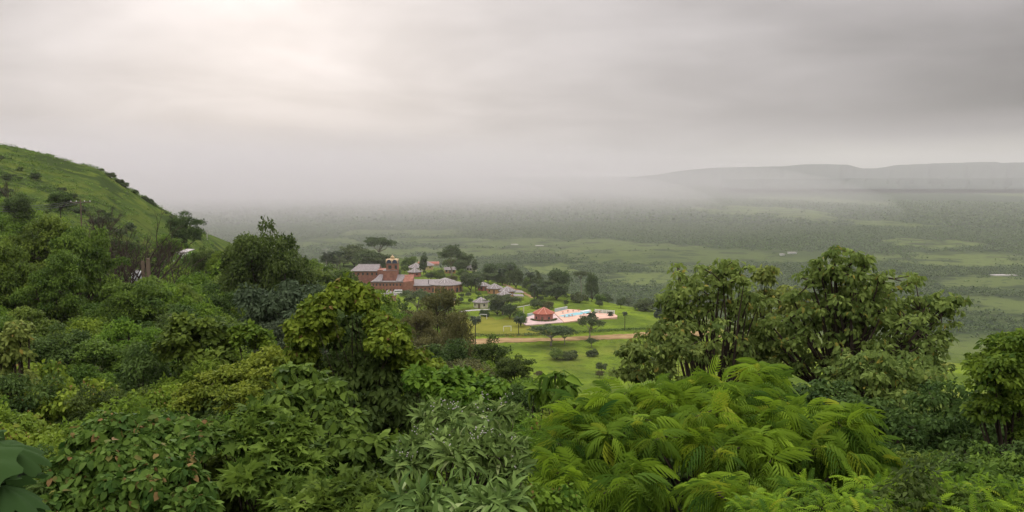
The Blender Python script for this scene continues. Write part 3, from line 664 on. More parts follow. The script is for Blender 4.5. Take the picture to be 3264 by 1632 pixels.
def gable_house(name, px, py_base, wpx, depth, wall_h, roof_h, wall_mat, roof_mat, label, cat='house', over=0.5, rz=0.0, nwin=3, hip=0.0, group=None):
    b = hit(px, py_base, 200); W = wpx * b.y / FS; D = depth
    root = empty(name, b, label, cat, group, rz)
    m = MB(); m.box(-W / 2, W / 2, -D / 2, D / 2, -1.5, wall_h)
    if hip == 0:
        for x0, x1 in ((-W / 2, -W / 2 + .25), (W / 2 - .25, W / 2)):
            m.add([(x0, -D / 2, wall_h), (x1, -D / 2, wall_h), (x0, D / 2, wall_h), (x1, D / 2, wall_h), (x0, 0, wall_h + roof_h - .08), (x1, 0, wall_h + roof_h - .08)], [(0, 1, 5, 4), (2, 4, 5, 3), (0, 4, 2), (1, 3, 5)])
    m.build('wall', wall_mat, root)
    m = MB(); X = W / 2 + over; Yh = D / 2 + over; e = -over * roof_h / (D / 2)
    for dz in (0.0,):
        A = [(-X, -Yh, wall_h + e), (X, -Yh, wall_h + e), (X - hip, 0, wall_h + roof_h), (-X + hip, 0, wall_h + roof_h), (X, Yh, wall_h + e), (-X, Yh, wall_h + e)]
        B = [(x, y, z + 0.16) for x, y, z in A]
        m.add(A + B, [(0, 3, 2, 1), (3, 5, 4, 2), (6, 7, 8, 9), (9, 8, 10, 11), (0, 1, 7, 6), (4, 5, 11, 10), (1, 2, 8, 7), (2, 4, 10, 8), (0, 6, 9, 3), (3, 9, 11, 5)])
        if hip: m.add([A[1], A[4], A[2], B[1], B[4], B[2]], [(0, 1, 2), (3, 5, 4)]); m.add([A[0], A[5], A[3], B[0], B[5], B[3]], [(0, 2, 1), (3, 4, 5)])
    rf = m.build('roof', roof_mat, root)
    m = MB(); m.tube([(-X + hip, 0, wall_h + roof_h + .2), (X - hip, 0, wall_h + roof_h + .2)], [.16, .16], 5); m.build('ridge_caps', RIDGE, rf)
    for i in range(nwin):
        x = -W / 2 + W * (i + .5) / nwin; mm = MB(); z0 = 0.05 if i == nwin // 2 and nwin % 2 else 1.0
        mm.box(x - .55, x + .55, -D / 2 - .05, -D / 2 + .02, z0, 2.2); mm.build('door' if z0 < .5 else 'window', WOOD if z0 < .5 else GLASS, root)
    return root
gable_house('hall', 1366, 846, 66, 12, 3.2, 2.6, ORANGE, REDROOF, 'long hall with red roof beyond the round houses on the ridge', 'hall', rz=0.1, nwin=5)
gable_house('cottage', 1435, 870, 34, 6, 2.4, 1.2, ORANGE, GREYROOF, 'low orange cottage under the spreading pale trunked tree', rz=0.05)
gable_house('cottage', 1503, 864, 22, 6, 2.5, 1.6, CREAM, RIDGE, 'small cottage with pale roof among the trees on the ridge', rz=-0.5, nwin=2)
gable_house('cottage', 1557, 866, 10, 3, 2.6, 0.4, WHITE, RIDGE, 'tiny white kiosk between the ridge trees', rz=0.0, nwin=1)

# open shelters with dark flat roofs
def shelter(px, py, wpx, d, label):
    b = hit(px, py, 200); W = wpx * b.y / FS; root = empty('shelter', b, label, 'shelter', 'open shelters by the round houses', 0.25)
    m = MB(); m.add([(-W / 2, -d / 2, 2.3), (W / 2, -d / 2, 1.9), (W / 2, d / 2, 2.5), (-W / 2, d / 2, 2.9), (-W / 2, -d / 2, 2.45), (W / 2, -d / 2, 2.05), (W / 2, d / 2, 2.65), (-W / 2, d / 2, 3.05)],
          [(3, 2, 1, 0), (4, 5, 6, 7), (0, 1, 5, 4), (1, 2, 6, 5), (2, 3, 7, 6), (3, 0, 4, 7)]); m.build('roof', GREYROOF, root)
    for sx in (-1, 1):
        for sy in (-1, 1):
            m = MB(); m.tube([(sx * (W / 2 - .3), sy * (d / 2 - .3), -.8), (sx * (W / 2 - .3), sy * (d / 2 - .3), 2.1 + .2 * sy)], [.1, .1], 6); m.build('post', WOOD, root)
shelter(1650, 944, 36, 5, 'long open shelter running downhill from the orange round houses')
shelter(1652, 957, 34, 4, 'lower open shelter beside the round house with the lean-to')

# ------------------------------------------------------------------ brick seminary: hall wing, tower with dome, low skirt roofs
def seminary():
    b = onz(1235, 934, PZ); Y = b.y; k = Y / FS
    root = empty('brick_church', (b.x, b.y, PZ), 'large red brick church with square tower, golden arched dome and grey roofed wing', 'church')
    X = lambda px: (px - 1235) * k
    H = lambda py: (934 - py) * k * 1.02
    # main block in front of the tower
    m = MB(); m.box(X(1184), X(1284), 0, 14, -1.5, H(900)); m.build('wall', BRICK, root)
    m = MB(); m.box(X(1182), X(1286), -.5, 14.4, H(900) + .002, H(898)); m.build('parapet', GREYROOF, root)
    # sloped skirt roofs left and right of the tower
    for x0, x1, nm in ((1188, 1216, 0), (1262, 1290, 1)):
        a, c = X(x0), X(x1); z0, z1 = H(897), H(881)
        m = MB()
        if nm == 0: V = [(a, 0, z0), (c, 0, z0), (c, 9, z1), (a + 2.2, 9, z1), (a, 0, z0 - .3), (c, 0, z0 - .3), (c, 9, z0 - .3), (a + 2.2, 9, z0 - .3)]
        else: V = [(a, 0, z0), (c - 1.5, 0, z0), (c, 9, z1), (a, 9, z1), (a, 0, z0 - .3), (c - 1.5, 0, z0 - .3), (c, 9, z0 - .3), (a, 9, z0 - .3)]
        m.add(V, [(7, 6, 5, 4), (0, 1, 2, 3), (4, 5, 1, 0), (5, 6, 2, 1), (6, 7, 3, 2), (7, 4, 0, 3)]); m.build('roof', GREYROOF, root)
    # right brick gable next to the long wing
    m = MB(); a, c = X(1284), X(1316)
    m.add([(a, 0.6, -1), (c, 2.5, -1), (c, 8, -1), (a, 8, -1), (a, 0.6, H(900)), (c, 2.5, H(897)), (c, 8, H(880)), (a, 8, H(882))],
          [(3, 2, 1, 0), (4, 5, 6, 7), (0, 1, 5, 4), (1, 2, 6, 5), (2, 3, 7, 6), (3, 0, 4, 7)]); m.build('side_wall', BRICK, root)
    # hall wing, left and behind
    x0, x1 = X(1098), X(1192); yb = 16; D = 13; e = H(876) + .3; r = H(861) + .4
    m = MB(); m.box(x0 + .8, x1, yb, yb + D, -1.5, e)
    m.add([(x1 - .3, yb, e), (x1, yb, e), (x1 - .3, yb + D, e), (x1, yb + D, e), (x1 - .3, yb + D * .5, r - .3), (x1, yb + D * .5, r - .3)], [(0, 1, 5, 4), (2, 4, 5, 3), (0, 4, 2), (1, 3, 5)])
    w_ = m.build('wing_wall', BRICK, root)
    m = MB(); A = [(x0, yb - .8, e - .2), (x1 + .1, yb - .8, e - .2), (x1 + .1, yb + D * .5, r), (x0 + 3.5, yb + D * .5, r), (x1 + .1, yb + D + .8, e - .2), (x0, yb + D + .8, e - .2)]
    B = [(p[0], p[1], p[2] + .25) for p in A]
    m.add(A + B, [(0, 3, 2, 1), (3, 5, 4, 2), (6, 7, 8, 9), (9, 8, 10, 11), (0, 1, 7, 6), (1, 2, 8, 7), (2, 4, 10, 8), (4, 5, 11, 10), (0, 6, 11, 5)]); m.build('wing_roof', GREYROOF, root)
    m = MB(); m.tube([(x0 + 3.5, yb + D * .5, r + .3), (x1, yb + D * .5, r + .3)], [.2, .2], 5); m.tube([(x0, yb - .8, e + .02), (x1 + .1, yb - .8, e + .02)], [.14, .14], 5); m.build('ridge_caps', RIDGE, root)
    # linking block between wing and tower
    m = MB(); m.box(X(1192) + .01, X(1222), 12, 22, -1, H(869)); m.build('link_wall', BRICK, root)
    # tower
    tx0, tx1 = X(1217), X(1262); ty0 = 5.0; tw = tx1 - tx0
    m = MB(); m.box(tx0, tx1, ty0, ty0 + tw, -1, H(867)); tl = m.build('tower_base', BRICK, root)
    m = MB(); m.box(tx0 - .15, tx1 + .15, ty0 - .15, ty0 + tw + .15, H(867) + .002, H(866)); m.build('cornice', GREYROOF, root)
    ux0, ux1 = X(1227), X(1264); uw = ux1 - ux0; uy = ty0 + .6
    m = MB(); m.box(ux0, ux1, uy, uy + uw, H(866) + .002, H(844)); tw_ = m.build('tower', BRICK, root)
    m = MB(); cx = ux0 + uw * .33; m.box(cx - .85, cx + .85, uy - .06, uy + .05, H(861), H(850)); m.build('tower_window', GLASS, root); m = MB(); m.box(ux0 + uw * .75, ux0 + uw * .95, uy - .05, uy + .05, H(861), H(850)); m.build('tower_window', GLASS, root)
    m = MB(); m.box(ux0 - .25, ux1 + .25, uy - .25, uy + uw + .25, H(844) + .002, H(843)); m.build('cornice', DARKM, root)
    # cross-vault dome: two golden half barrels, dark lunettes in the ends
    c0 = Vector(((ux0 + ux1) / 2, uy + uw / 2, H(843))); hw = uw / 2
    m = MB(); nn = 14
    prof = [(hw * math.cos(math.pi * i / nn), hw * 0.78 * math.sin(math.pi * i / nn)) for i in range(nn + 1)]
    root2 = bpy.data.objects.new('dome', None)
    for ax in (0, 1):
        for q in (-.5, .5):
            pr = [(x_ * .52 + q * hw, z_ * .85) for x_, z_ in prof]
            V = []
            for s_ in (-1.06, 1.06):
                for x_, z_ in pr: V.append((x_, s_ * hw, z_) if ax == 0 else (s_ * hw, x_, z_))
            F = [(i, i + 1, nn + 2 + i, nn + 1 + i) for i in range(nn)]
            V = [(c0.x + v[0], c0.y + v[1], c0.z + v[2] + .02) for v in V]; m.add(V, F)
    m.lathe([(hw * .95, .4), (hw * .72, hw * .5), (hw * .35, hw * .72), (0.3, hw * .8)], 16, c=c0)
    dm = m.build('dome', GOLD, root)
    m = MB()
    for ax in (0, 1):
        for q in (-.5, .5):
            for s_ in (-1, 1):
                pts = [(x_ * .44 + q * hw, z_ * .72) for x_, z_ in prof]
                V = []
                for dd in (.98, 1.03):
                    V += [((c0.x + x_, c0.y + s_ * hw * dd, c0.z + z_ + .05) if ax == 0 else (c0.x + s_ * hw * dd, c0.y + x_, c0.z + z_ + .05)) for x_, z_ in pts]
                n1 = len(pts); m.add(V, [tuple(range(n1)), tuple(reversed(range(n1, 2 * n1)))] + [(i, i + 1, n1 + i + 1, n1 + i) for i in range(n1 - 1)])
    m.build('lunette', DARKBLUE, dm)
    m = MB(); cz = hw * .68; m.lathe([(.95, cz), (.95, cz + .5), (1.15, cz + .55), (1.05, cz + 1.1), (.5, cz + 1.6), (.12, cz + 1.9), (.05, cz + 2.6)], 12, c=c0); m.build('cupola', GOLD, dm, True)
    # windows on the block
    for i in range(9):
        x = X(1190) + i * (X(1280) - X(1190)) / 8.3
        for z0 in (1.0, 3.9):
            m = MB(); m.box(x - .35, x + .35, -.06, .04, z0, z0 + 1.2); m.build('window', GLASS, root)
    for i in range(6):
        x = x0 + 2 + i * (x1 - x0 - 3) / 5; m = MB(); m.box(x - .5, x + .5, yb - .06, yb + .04, e - 2.4, e - 1.1); m.build('window', GLASS, root)
    return root
seminary()
def long_wing():
    b = onz(1415, 933, PZ); k = b.y / FS; root = empty('brick_hall', (b.x, b.y, PZ), 'long low red brick hall ending in a wide round grey roof with pale ribs', 'hall')
    X = lambda px: (px - 1415) * k
    H = lambda py: (933 - py) * k * 1.02
    Rr = 60 * k; cy_ = Rr * .85; e = H(912) + .3; ap = H(891) - .2
    n = 24
    m = MB(); m.lathe([(Rr * .95, -1.5), (Rr * .95, e)], n, c=(0, cy_, 0)); m.build('round_wall', BRICK, root)
    Rc = Rr * .62
    m = MB(); m.lathe([(Rr * .5, e + .03), (Rr, e - .1), (Rr, e + .25), (Rc, e + .95), (0.05, ap)], n, c=(0, cy_, 0)); rf = m.build('round_roof', GREYROOF, root)
    m = MB()
    for j in range(16):
        t = 2 * math.pi * j / 16; c, s = math.cos(t), math.sin(t)
        m.tube([(Rc * c, cy_ + Rc * s, e + 1.0), (0, cy_, ap + .05)], [.22, .18], 5)
    m.build('ridge_caps', RIDGE, rf)
    # straight part
    x0 = X(1290); m = MB(); m.box(x0, -Rr * .2, 2.0, 14.0, -1.5, e - .3); m.build('wall', BRICK, root)
    m = MB(); m.add([(x0 - .4, 1.4, e - .25), (0, 1.4, e - .25), (0, 14.4, e + 1.7), (x0 + 2.5, 14.4, e + 1.7), (x0 - .4, 1.4, e - .5), (0, 1.4, e - .5), (0, 14.4, e - .5), (x0 + 2.5, 14.4, e - .5)],
          [(7, 6, 5, 4), (0, 1, 2, 3), (4, 5, 1, 0), (5, 6, 2, 1), (6, 7, 3, 2), (7, 4, 0, 3)]); m.build('roof', GREYROOF, root)
    m = MB(); m.tube([(X(1363), 5, e), (X(1363), 5, e + 2.4)], [.18, .18], 8); m.build('chimney', DARKM, root)
    for t_ in (-150, -128, -105, -84, -62, -42, -22):
        t = R(t_); r = Rr * .95 * math.cos(math.pi / n) ; c, s = math.cos(t), math.sin(t)
        m = MB(); wd = .75; P = []
        for ee in (-1, 1):
            for dd in (-.3, .10): P.append((c * (r + dd) - s * wd * ee, cy_ + s * (r + dd) + c * wd * ee))
        m.prism([P[0], P[1], P[3], P[2]], .2, 2.3); m.build('window', GLASS, root)
        m = MB(); t2 = t + .09; c, s = math.cos(t2), math.sin(t2); P = []
        for ee in (-1, 1):
            for dd in (-.3, .22): P.append((c * (r + dd) - s * .22 * ee, cy_ + s * (r + dd) + c * .22 * ee))
        m.prism([P[0], P[1], P[3], P[2]], -1, e - .3); m.build('pilaster', ORANGE, root)
    for i in range(7):
        x = x0 + 1.5 + i * 2.3; m = MB(); m.box(x - .35, x + .35, 1.94, 2.05, 1.3, 2.4); m.build('window', GLASS, root)
long_wing()
# minibus
def van(px, py, L_, label, rz):
    b = hit(px, py, 200); root = empty('minibus', b, label, 'minibus', None, rz); w2 = .9; l2 = L_ / 2
    prof = [(-l2, .35), (-l2, 1.0), (-l2 + .12, 1.25), (-l2 + .55, 1.85), (-l2 + .9, 2.0), (l2 - .25, 2.02), (l2, 1.8), (l2 + .02, .35)]
    m = MB(); n = len(prof); V = [(x, -w2, z) for x, z in prof] + [(x, w2, z) for x, z in prof]
    m.add(V, [tuple(range(n)), tuple(reversed(range(n, 2 * n)))] + [(i, n + i, n + (i + 1) % n, (i + 1) % n) for i in range(n)]); m.build('body', WHITE, root)
    for s in (-1, 1):
        m = MB(); m.box(-l2 + .8, l2 - .3, s * (w2 + .012) - .01, s * (w2 + .012) + .01, 1.2, 1.72); m.build('window', GLASS, root)
        for x in (-l2 + .85, l2 - .85):
            m = MB(); m.lathe([(.33, -.1), (.33, .1)], 14); wv = m.build('wheel', RUBBER, root); wv.rotation_euler = (math.pi / 2, 0, 0); wv.location = (x, s * (w2 - .05), .33)
    m = MB(); m.add([(-l2 + .13, -.75, 1.27), (-l2 + .13, .75, 1.27), (-l2 + .5, .75, 1.83), (-l2 + .5, -.75, 1.83)], [(0, 3, 2, 1)]); m.v = [(x - .02, y, z + .01) for x, y, z in m.v]; m.build('windscreen', GLASS, root)
van(1268, 937, 4.9, 'white minibus parked between the brick church and the pink round house', 0.12)

# ------------------------------------------------------------------ pool terrace
def poly_slab(name, mat, pts, z0, z1, parent=None):
    c = sum((Vector(p) for p in pts), Vector()) / len(pts); m = MB()
    P = [(p[0], p[1]) for p in pts]
    if sum(P[i][0] * P[(i + 1) % len(P)][1] - P[(i + 1) % len(P)][0] * P[i][1] for i in range(len(P))) < 0: P.reverse()
    m.prism(P, z0, z1); return m.build(name, mat, parent)
DZ = PZ + .55
dk = [(1766, 996), (1810, 985), (1838, 987), (1869, 992), (1896, 996), (1959, 1001), (1968, 1006), (1967, 1010.5), (1900, 1016), (1862, 1017), (1836, 1022), (1798, 1026.5)]
deck = poly_slab('pool_deck', PAVE, [onz(a, b, DZ) for a, b in dk], PZ - 1.5, DZ); tag(deck, kind='structure')
tp = [(1651, 1021.5), (1689, 1007), (1700, 1004), (1764, 997), (1796, 1026.8), (1677, 1036)]
ter = poly_slab('terrace', PAVE2, [onz(a, b, DZ - .15) for a, b in tp], PZ - 1.5, DZ - .15); tag(ter, kind='structure')
pool = empty('swimming_pool', onz(1820, 1002, DZ), 'long blue swimming pool with pale coping on the pink deck', 'swimming pool')
pl = [(1781, 1007.5), (1812, 1000.5), (1836, 996.5), (1850, 996.5), (1868, 993.5), (1880, 994.2), (1878, 997), (1850, 1003), (1822, 1007.5), (1808, 1010.5)]
pc = pool.location
loc = lambda P, z: [Vector((p.x - pc.x, p.y - pc.y, z)) for p in P]
Pp = [onz(a, b, DZ) for a, b in pl]; cc = sum(Pp, Vector()) / len(Pp)
poly_slab('coping', PALEBLUE, loc([cc + (p - cc) * 1.05 for p in Pp], 0), .004, .10, pool)
poly_slab('pool_basin_water', WATER, loc(Pp, 0), .104, .125, pool)
def wall_line(name, mat, a, b, z0, hgt, th, label, cat='wall', posts=0, pm=None, group=None):
    A = Vector((a.x, a.y, 0)); B = Vector((b.x, b.y, 0)); d = B - A; l = d.length
    root = empty(name, (a.x, a.y, z0), label, cat, group, math.atan2(d.y, d.x))
    m = MB(); m.box(0, l, -th / 2, th / 2, -.5, hgt); m.build('panel', mat, root)
    for i in range(posts):
        x = l * i / max(1, posts - 1); m = MB(); m.box(x - .12, x + .12, -th / 2 - .06, th / 2 + .06, -.5, hgt + .15); m.build('post', pm or WHITE, root)
    m = MB(); m.box(-.05, l + .05, -th / 2 - .04, th / 2 + .04, hgt + .002, hgt + .1); m.build('coping', pm or WHITE, root)
    return root
wall_line('pool_wall', PALEBLUE, onz(1768, 992.5, DZ), onz(1808, 984.5, DZ), DZ, 1.1, .2, 'pale blue low wall along the back of the pool deck behind the pavilion')
wall_line('pool_wall', PALEBLUE, onz(1681, 1005, DZ), onz(1701, 1001, DZ), DZ - .3, .9, .2, 'short pale wall left of the pink pavilion')
wall_line('pool_wall', PALEGREEN, onz(1897, 995.5, DZ), onz(1958, 1000, DZ), DZ, 1.35, .2, 'pale green and white wall at the far right of the pool deck', posts=6)
wall_line('bench_wall', WHITE, onz(1853, 996.5, DZ), onz(1880, 991.5, DZ), DZ, .5, 1.6, 'white slab beside the right end of the pool', 'bench')
def table(px, py, label):
    b = onz(px, py, DZ); root = empty('garden_table', b, label, 'table', 'small concrete tables round the pool')
    m = MB(); m.lathe([(.55, .72), (.55, .82)], 12); m.build('table_top', REDW, root)
    m = MB(); m.lathe([(.3, 0), (.14, .1), (.14, .718)], 8); m.build('leg', CONC, root)
for i, (px, py, lb) in enumerate([(1794, 999, 'small round table on the deck nearest the pavilion, behind the pool'), (1810, 995, 'small round table behind the middle of the pool'), (1827, 993.5, 'small round table near the back edge of the deck'),
        (1845, 991.5, 'small round table at the far corner of the deck'), (1800, 1011.5, 'small round table in front of the left end of the pool'), (1814, 1009.5, 'small round table at the front edge of the pool'),
        (1824, 1008, 'small round table in front of the middle of the pool'), (1861, 1005, 'small round table in front of the white slab'), (1911, 998, 'small round table beside the pale green wall')]):
    table(px, py, lb)
# hedge ring round the pavilion foot
def hedge(pts, wd, hh, label, mat, seed, z=None, n_per=60, leaf=.3, name='hedge'):
    rng = np.random.default_rng(seed); C = []
    for a, b in zip(pts[:-1], pts[1:]):
        l = (b - a).length; k = max(2, int(l / (wd * .55)))
        for i in range(k):
            p = a.lerp(b, i / k); C.append((p.x, p.y, (gz(p.x, p.y) if z is None else z) + hh * .5))
    C = np.array(C); o = C[0].copy(); o[2] -= hh * .5
    r = np.full(len(C), wd * .6) * rng.uniform(.8, 1.15, len(C))
    V, F, t = clump_leaves(rng, C - o, r, n_per, T_quad(.8), leaf, flat=hh / wd)
    root = empty(name, o, label, 'hedge'); link('foliage', mesh_np('foliage', V, F, t, [mat]), root); return root
pb = pav.location
hedge([pb + Vector((math.cos(t) * 5.3, math.sin(t) * 5.3, 0)) for t in np.linspace(R(185), R(365), 12)], 1.3, .9, 'low green hedge curving round the front of the pink pavilion', L['deep'], 3)
hedge([h(1457, 991), h(1485, 989), h(1512, 987)], 1.2, .9, 'trimmed yellow green hedge in front of the cream round house', L['yellow'], 4)
hedge([h(1628, 980), h(1668, 974), h(1700, 968)], 1.2, .8, 'trimmed yellow hedge left of the flagpole behind the pitch', L['yellow'], 5)
hedge([h(1440, 965), h(1460, 968), h(1500, 972)], 1.6, 1.0, 'dark hedge left of the cream round house', L['deep'], 6)
hedge([h(1510, 1072), h(1580, 1074), h(1660, 1073), h(1740, 1070)], 1.6, 1.0, 'long ragged dark hedge between the pitch and the dirt track', L['deep'], 7)
hedge([h(1760, 1070), h(1860, 1063), h(1960, 1056), h(2060, 1052)], 1.6, .9, 'ragged hedge along the track right of the umbrella trees', L['deep'], 17)
# goals
def goal(px, py, wd, rz, label):
    b = h(px, py); root = empty('football_goal', b, label, 'football goal', None, rz); r = .10; hh = 2.1
    for s in (-1, 1):
        m = MB(); m.tube([(s * wd / 2, 0, -.1), (s * wd / 2, 0, hh)], [r, r], 8); m.build('post', WHITE, root)
    m = MB(); m.tube([(-wd / 2 - r, 0, hh + r * .9), (wd / 2 + r, 0, hh + r * .9)], [r, r], 8); m.build('crossbar', WHITE, root)
goal(1617, 1058, 3.1, 0.15, 'white goal frame standing at the near end of the pitch')
goal(1541, 1018, 3.0, -0.15, 'white goal frame at the far end beside the dark spreading tree')
# poles
def pole(name, px, pyb, pyt, r, mat, label, cat='pole', Y=None, arm=0, group=None, rz=0, lamp=False):
    b = hit(px, pyb, 60) if Y is None else at(px, pyb, Y)
    if Y is not None: b.z = gz(b.x, b.y)
    top = at(px, pyt, b.y).z; H = top - b.z
    root = empty(name, b, label, cat, group, rz)
    m = MB(); m.tube([(0, 0, -.3), (0, 0, H * .5), (0, 0, H)], [r * 1.2, r * 1.05, r * .85], 8); m.build('shaft', mat, root)
    if arm:
        m = MB(); m.box(-arm / 2, arm / 2, -.07, .07, H - .55, H - .4); ar = m.build('crossarm', mat, root)
        for x in (-arm / 2 + .1, -arm * .2, arm * .2, arm / 2 - .1):
            m = MB(); m.lathe([(.05, H - .4), (.09, H - .3), (.05, H - .2)], 6, c=(x, 0, 0)); m.build('insulator', WHITE, root)
    return root, H
pole('flagpole', 1669, 1035, 975, .22, CREAM, 'tall pale pole standing in the terrace corner left of the pavilion', 'pole')
pole('utility_pole', 661, 775, 733, .17, CONC, 'utility pole with crossarm on the bright green saddle right of the hill tree', 'utility pole', Y=330, arm=4.0, group=None)
pole('utility_pole', 1040, 836, 792, .15, CONC, 'small far utility pole above the palms left of the village', 'utility pole', Y=500, arm=5.0)
pole('concrete_post', 1027, 864, 838, .16, WHITE, 'left of two short white posts in the grass left of the church', 'post', Y=455)
pole('concrete_post', 1037, 864, 842, .14, WHITE, 'right of two short white posts in the grass left of the church', 'post', Y=455)
pole('wooden_post', 458, 905, 832, .20, WOOD, 'dark wooden post behind the taller brown one on the left slope', 'post', Y=85)
pole('wooden_post', 477, 960, 824, .20, WOOD, 'tall brown wooden post on the left slope below the hidden house', 'post', Y=80)
pl_, plH = pole('utility_pole', 262, 760, 636, .12, WOOD, 'utility pole with crossarm against the grassy hill carrying the wires', 'utility pole', Y=150, arm=3.2, rz=.5)
# three wires coming in from the left
pt = pl_.location + Vector((0, 0, plH - .3))
for i, (dy, lab) in enumerate(((628, 'uppermost of the three sagging wires over the left slope'), (634, 'middle one of the three sagging wires over the left slope'), (641, 'lowest of the three sagging wires over the left slope'))):
    e = at(-420, dy - 20, 118); s = pt + Vector((-1.2 + 1.1 * i, -.5 + .5 * i, 0)); P = []
    for q in range(25):
        t = q / 24; p = e.lerp(s, t); p.z -= (1.9 + .35 * i) * 4 * t * (1 - t) * .8; P.append(p)
    m = MB(); m.tube(P, [.035] * 25, 5); tag(m.build('power_line', DARKM), lab, 'power line', 'wires over the left slope')
# partly hidden white and red house on the left slope
def hidden_house():
    b = at(570, 838, 170); b.z -= .5; root = empty('hillside_house', b, 'white house with red trim half hidden in trees on the left slope', 'house', None, -.2)
    m = MB(); m.box(-2.2, 2.0, 0, 4, -6, .8); m.box(-.7, .7, 1, 4, .802, 2.4); m.build('wall', WHITE, root)
    m = MB(); m.add([(-.9, .7, 2.41), (.9, .7, 2.41), (.9, 4.3, 2.8), (-.9, 4.3, 2.8), (-.9, .7, 2.55), (.9, .7, 2.55), (.9, 4.3, 2.95), (-.9, 4.3, 2.95)], [(3, 2, 1, 0), (4, 5, 6, 7), (0, 1, 5, 4), (1, 2, 6, 5), (2, 3, 7, 6), (3, 0, 4, 7)]); m.build('roof', RIDGE, root)
    m = MB(); m.box(-2.3, 2.1, -.3, -.002, -.2, .25); m.box(-2.3, 2.1, -.3, -.002, -2.4, -1.9); m.build('trim', REDW, root)
    for x in (-1.5, 0, 1.4): m = MB(); m.box(x - .35, x + .35, -.04, .05, -1.5, -.5); m.build('window', GLASS, root)
hidden_house()
b = at(440, 884, 88); b.z -= .6; m = MB()
root = empty('water_tank', b, 'pale blue grey tank just left of the wooden posts', 'tank'); m.lathe([(.62, -1.5), (.66, 0), (.62, 1.0), (.35, 1.25), (.1, 1.3)], 16); m.build('body', STEEL, root, True); m = MB(); m.lathe([(.2, 1.26), (.2, 1.36)], 10); m.build('lid', CONC, root)
# pale buildings and bare soil far out on the plain
for i, (px, py, wv, lb) in enumerate([(1640, 777, 22, 'pale bare strip, leftmost of three on the plain beyond the village'), (1720, 781, 26, 'pale slanting bare strip on the plain beyond the village'), (2493, 812, 12, 'small white shed group on the plain between the two big trees'), (2525, 807, 26, 'longer white shed row on the plain between the two big trees'), (1252, 719, 14, 'faint white speck of a building far out left on the misty plain'), (3200, 878, 80, 'pale earth track across the green fields at the far right')]):
    c = onz(px, py, -140); wd = wv * c.y / FS; g = gz(c.x, c.y)
    root = empty(('farm_shed' if i in (2, 3, 4) else 'bare_strip'), (c.x, c.y, g), lb, 'shed' if i in (2, 3, 4) else 'bare strip', None, .08)
    m = MB()
    if i in (2, 3, 4): m.box(-wd / 2, wd / 2, -3, 3, -3, 2.2); m.build('wall', WHITE, root); m = MB(); m.prism([(-wd / 2 - .5, -4.5), (wd / 2 + .5, -4.5), (wd / 2 + .5, 4.5), (-wd / 2 - .5, 4.5)], 2.205, 2.9); m.build('roof', RIDGE, root)
    else: m.box(-wd / 2, wd / 2, -6, 6, -3, 1.2); m.build('soil_bank', CONC, root)
# ------------------------------------------------------------------ palms
def palm_meshes(seed, drop=1.0):
    rng = random.Random(seed); V = []; F = []; T = []
    for i in range(26):
        az = rng.uniform(0, 6.283); el = rng.uniform(-0.35, 1.2); ln = rng.uniform(.85, 1.1); c, s = math.cos(az), math.sin(az); tr = rng.random()
        p = Vector((0, 0, 0)); a = el; prev = None
        for k in range(9):
            t = k / 8; wv = 0.17 * math.sin(math.pi * min(1, .12 + t * .86))
            dirv = Vector((c * math.cos(a), s * math.cos(a), math.sin(a))); sd = Vector((-s, c, 0))
            b = len(V); V += [p - sd * wv + Vector((0, 0, -wv * .9)), p, p + sd * wv + Vector((0, 0, -wv * .9))]; T += [(tr, t * .6, .3)] * 3
            if prev is not None and (k % 2 or True): F += [(prev, prev + 1, b + 1, b), (prev + 1, prev + 2, b + 2, b + 1)]
            prev = b; p = p + dirv * ln / 8; a -= 0.30 * drop
    me = mesh_np('fronds', np.array([tuple(v) for v in V]), np.array(F), np.array(T), [L['palm']]); return me
PALMS = [palm_meshes(1), palm_meshes(2, .8)]
def palm(px, pyt, w, label, Y=None, pyb=None, group='palms in the village', tr=.17):
    b = hit(px, pyb, 120) if Y is None else at(px, pyt, Y)
    if Y is not None: b.z = gz(b.x, b.y)
    top = at(px, pyt, b.y).z; s = w * b.y / FS / 2 / .72; H = top - b.z - s * .5
    root = empty('palm_tree', b, label, 'palm tree', group); rr = random.Random(int(px))
    c = link('fronds', PALMS[rr.randrange(2)], root, (0, 0, H)); c.scale = (s, s, s); c.rotation_euler = (0, 0, rr.uniform(0, 6))
    m = MB(); m.tube([(0, 0, -.4), (rr.uniform(-.1, .1), 0, H * .5), (0, 0, H + .05)], [tr * 1.3, tr, tr * .9], 8); m.build('trunk', BARK, root)
palm(1515, 1003, 38, 'bushy drooping palm at the left end of the football pitch', Y=300)
palm(1653, 1003, 36, 'slim palm with a long dark trunk at the near right corner of the pitch', pyb=1071, tr=.14)
palm(1887, 990, 34, 'palm rising behind the crown of the right umbrella tree beside the pool deck', Y=345)
palm(1945, 990, 24, 'short stout palm at the right front edge of the pool deck', pyb=1013, tr=.3)
palm(1991, 991, 20, 'thin lone palm on the lawn right of the pool deck', pyb=1052, tr=.12)
palm(2106, 972, 52, 'large palm half hidden by the leaves of the left olive tree', pyb=1045)
for px, pyt, Y, lb in ((1040, 800, 500, 'leftmost palm of the row on the ridge left of the church'), (1058, 797, 505, 'second palm from the left on the ridge left of the church'), (1083, 795, 515, 'palm at the right end of the ridge row, beside the round dark tree'),
        (1703, 900, 420, 'tall palm on the green slope above the red roofed pavilion'), (1712, 912, 425, 'shorter palm beside the tall one above the red roofed pavilion'), (1517, 880, 460, 'palm right of the ribbed round roof'), (1690, 862, 470, 'high palm on the ridge in the middle of the village trees'), (1625, 838, 500, 'tallest palm-like crown on the village ridge'), (1600, 850, 500, 'palm left of the tallest one on the village ridge')):
    palm(px, pyt, 30, lb, Y=Y)

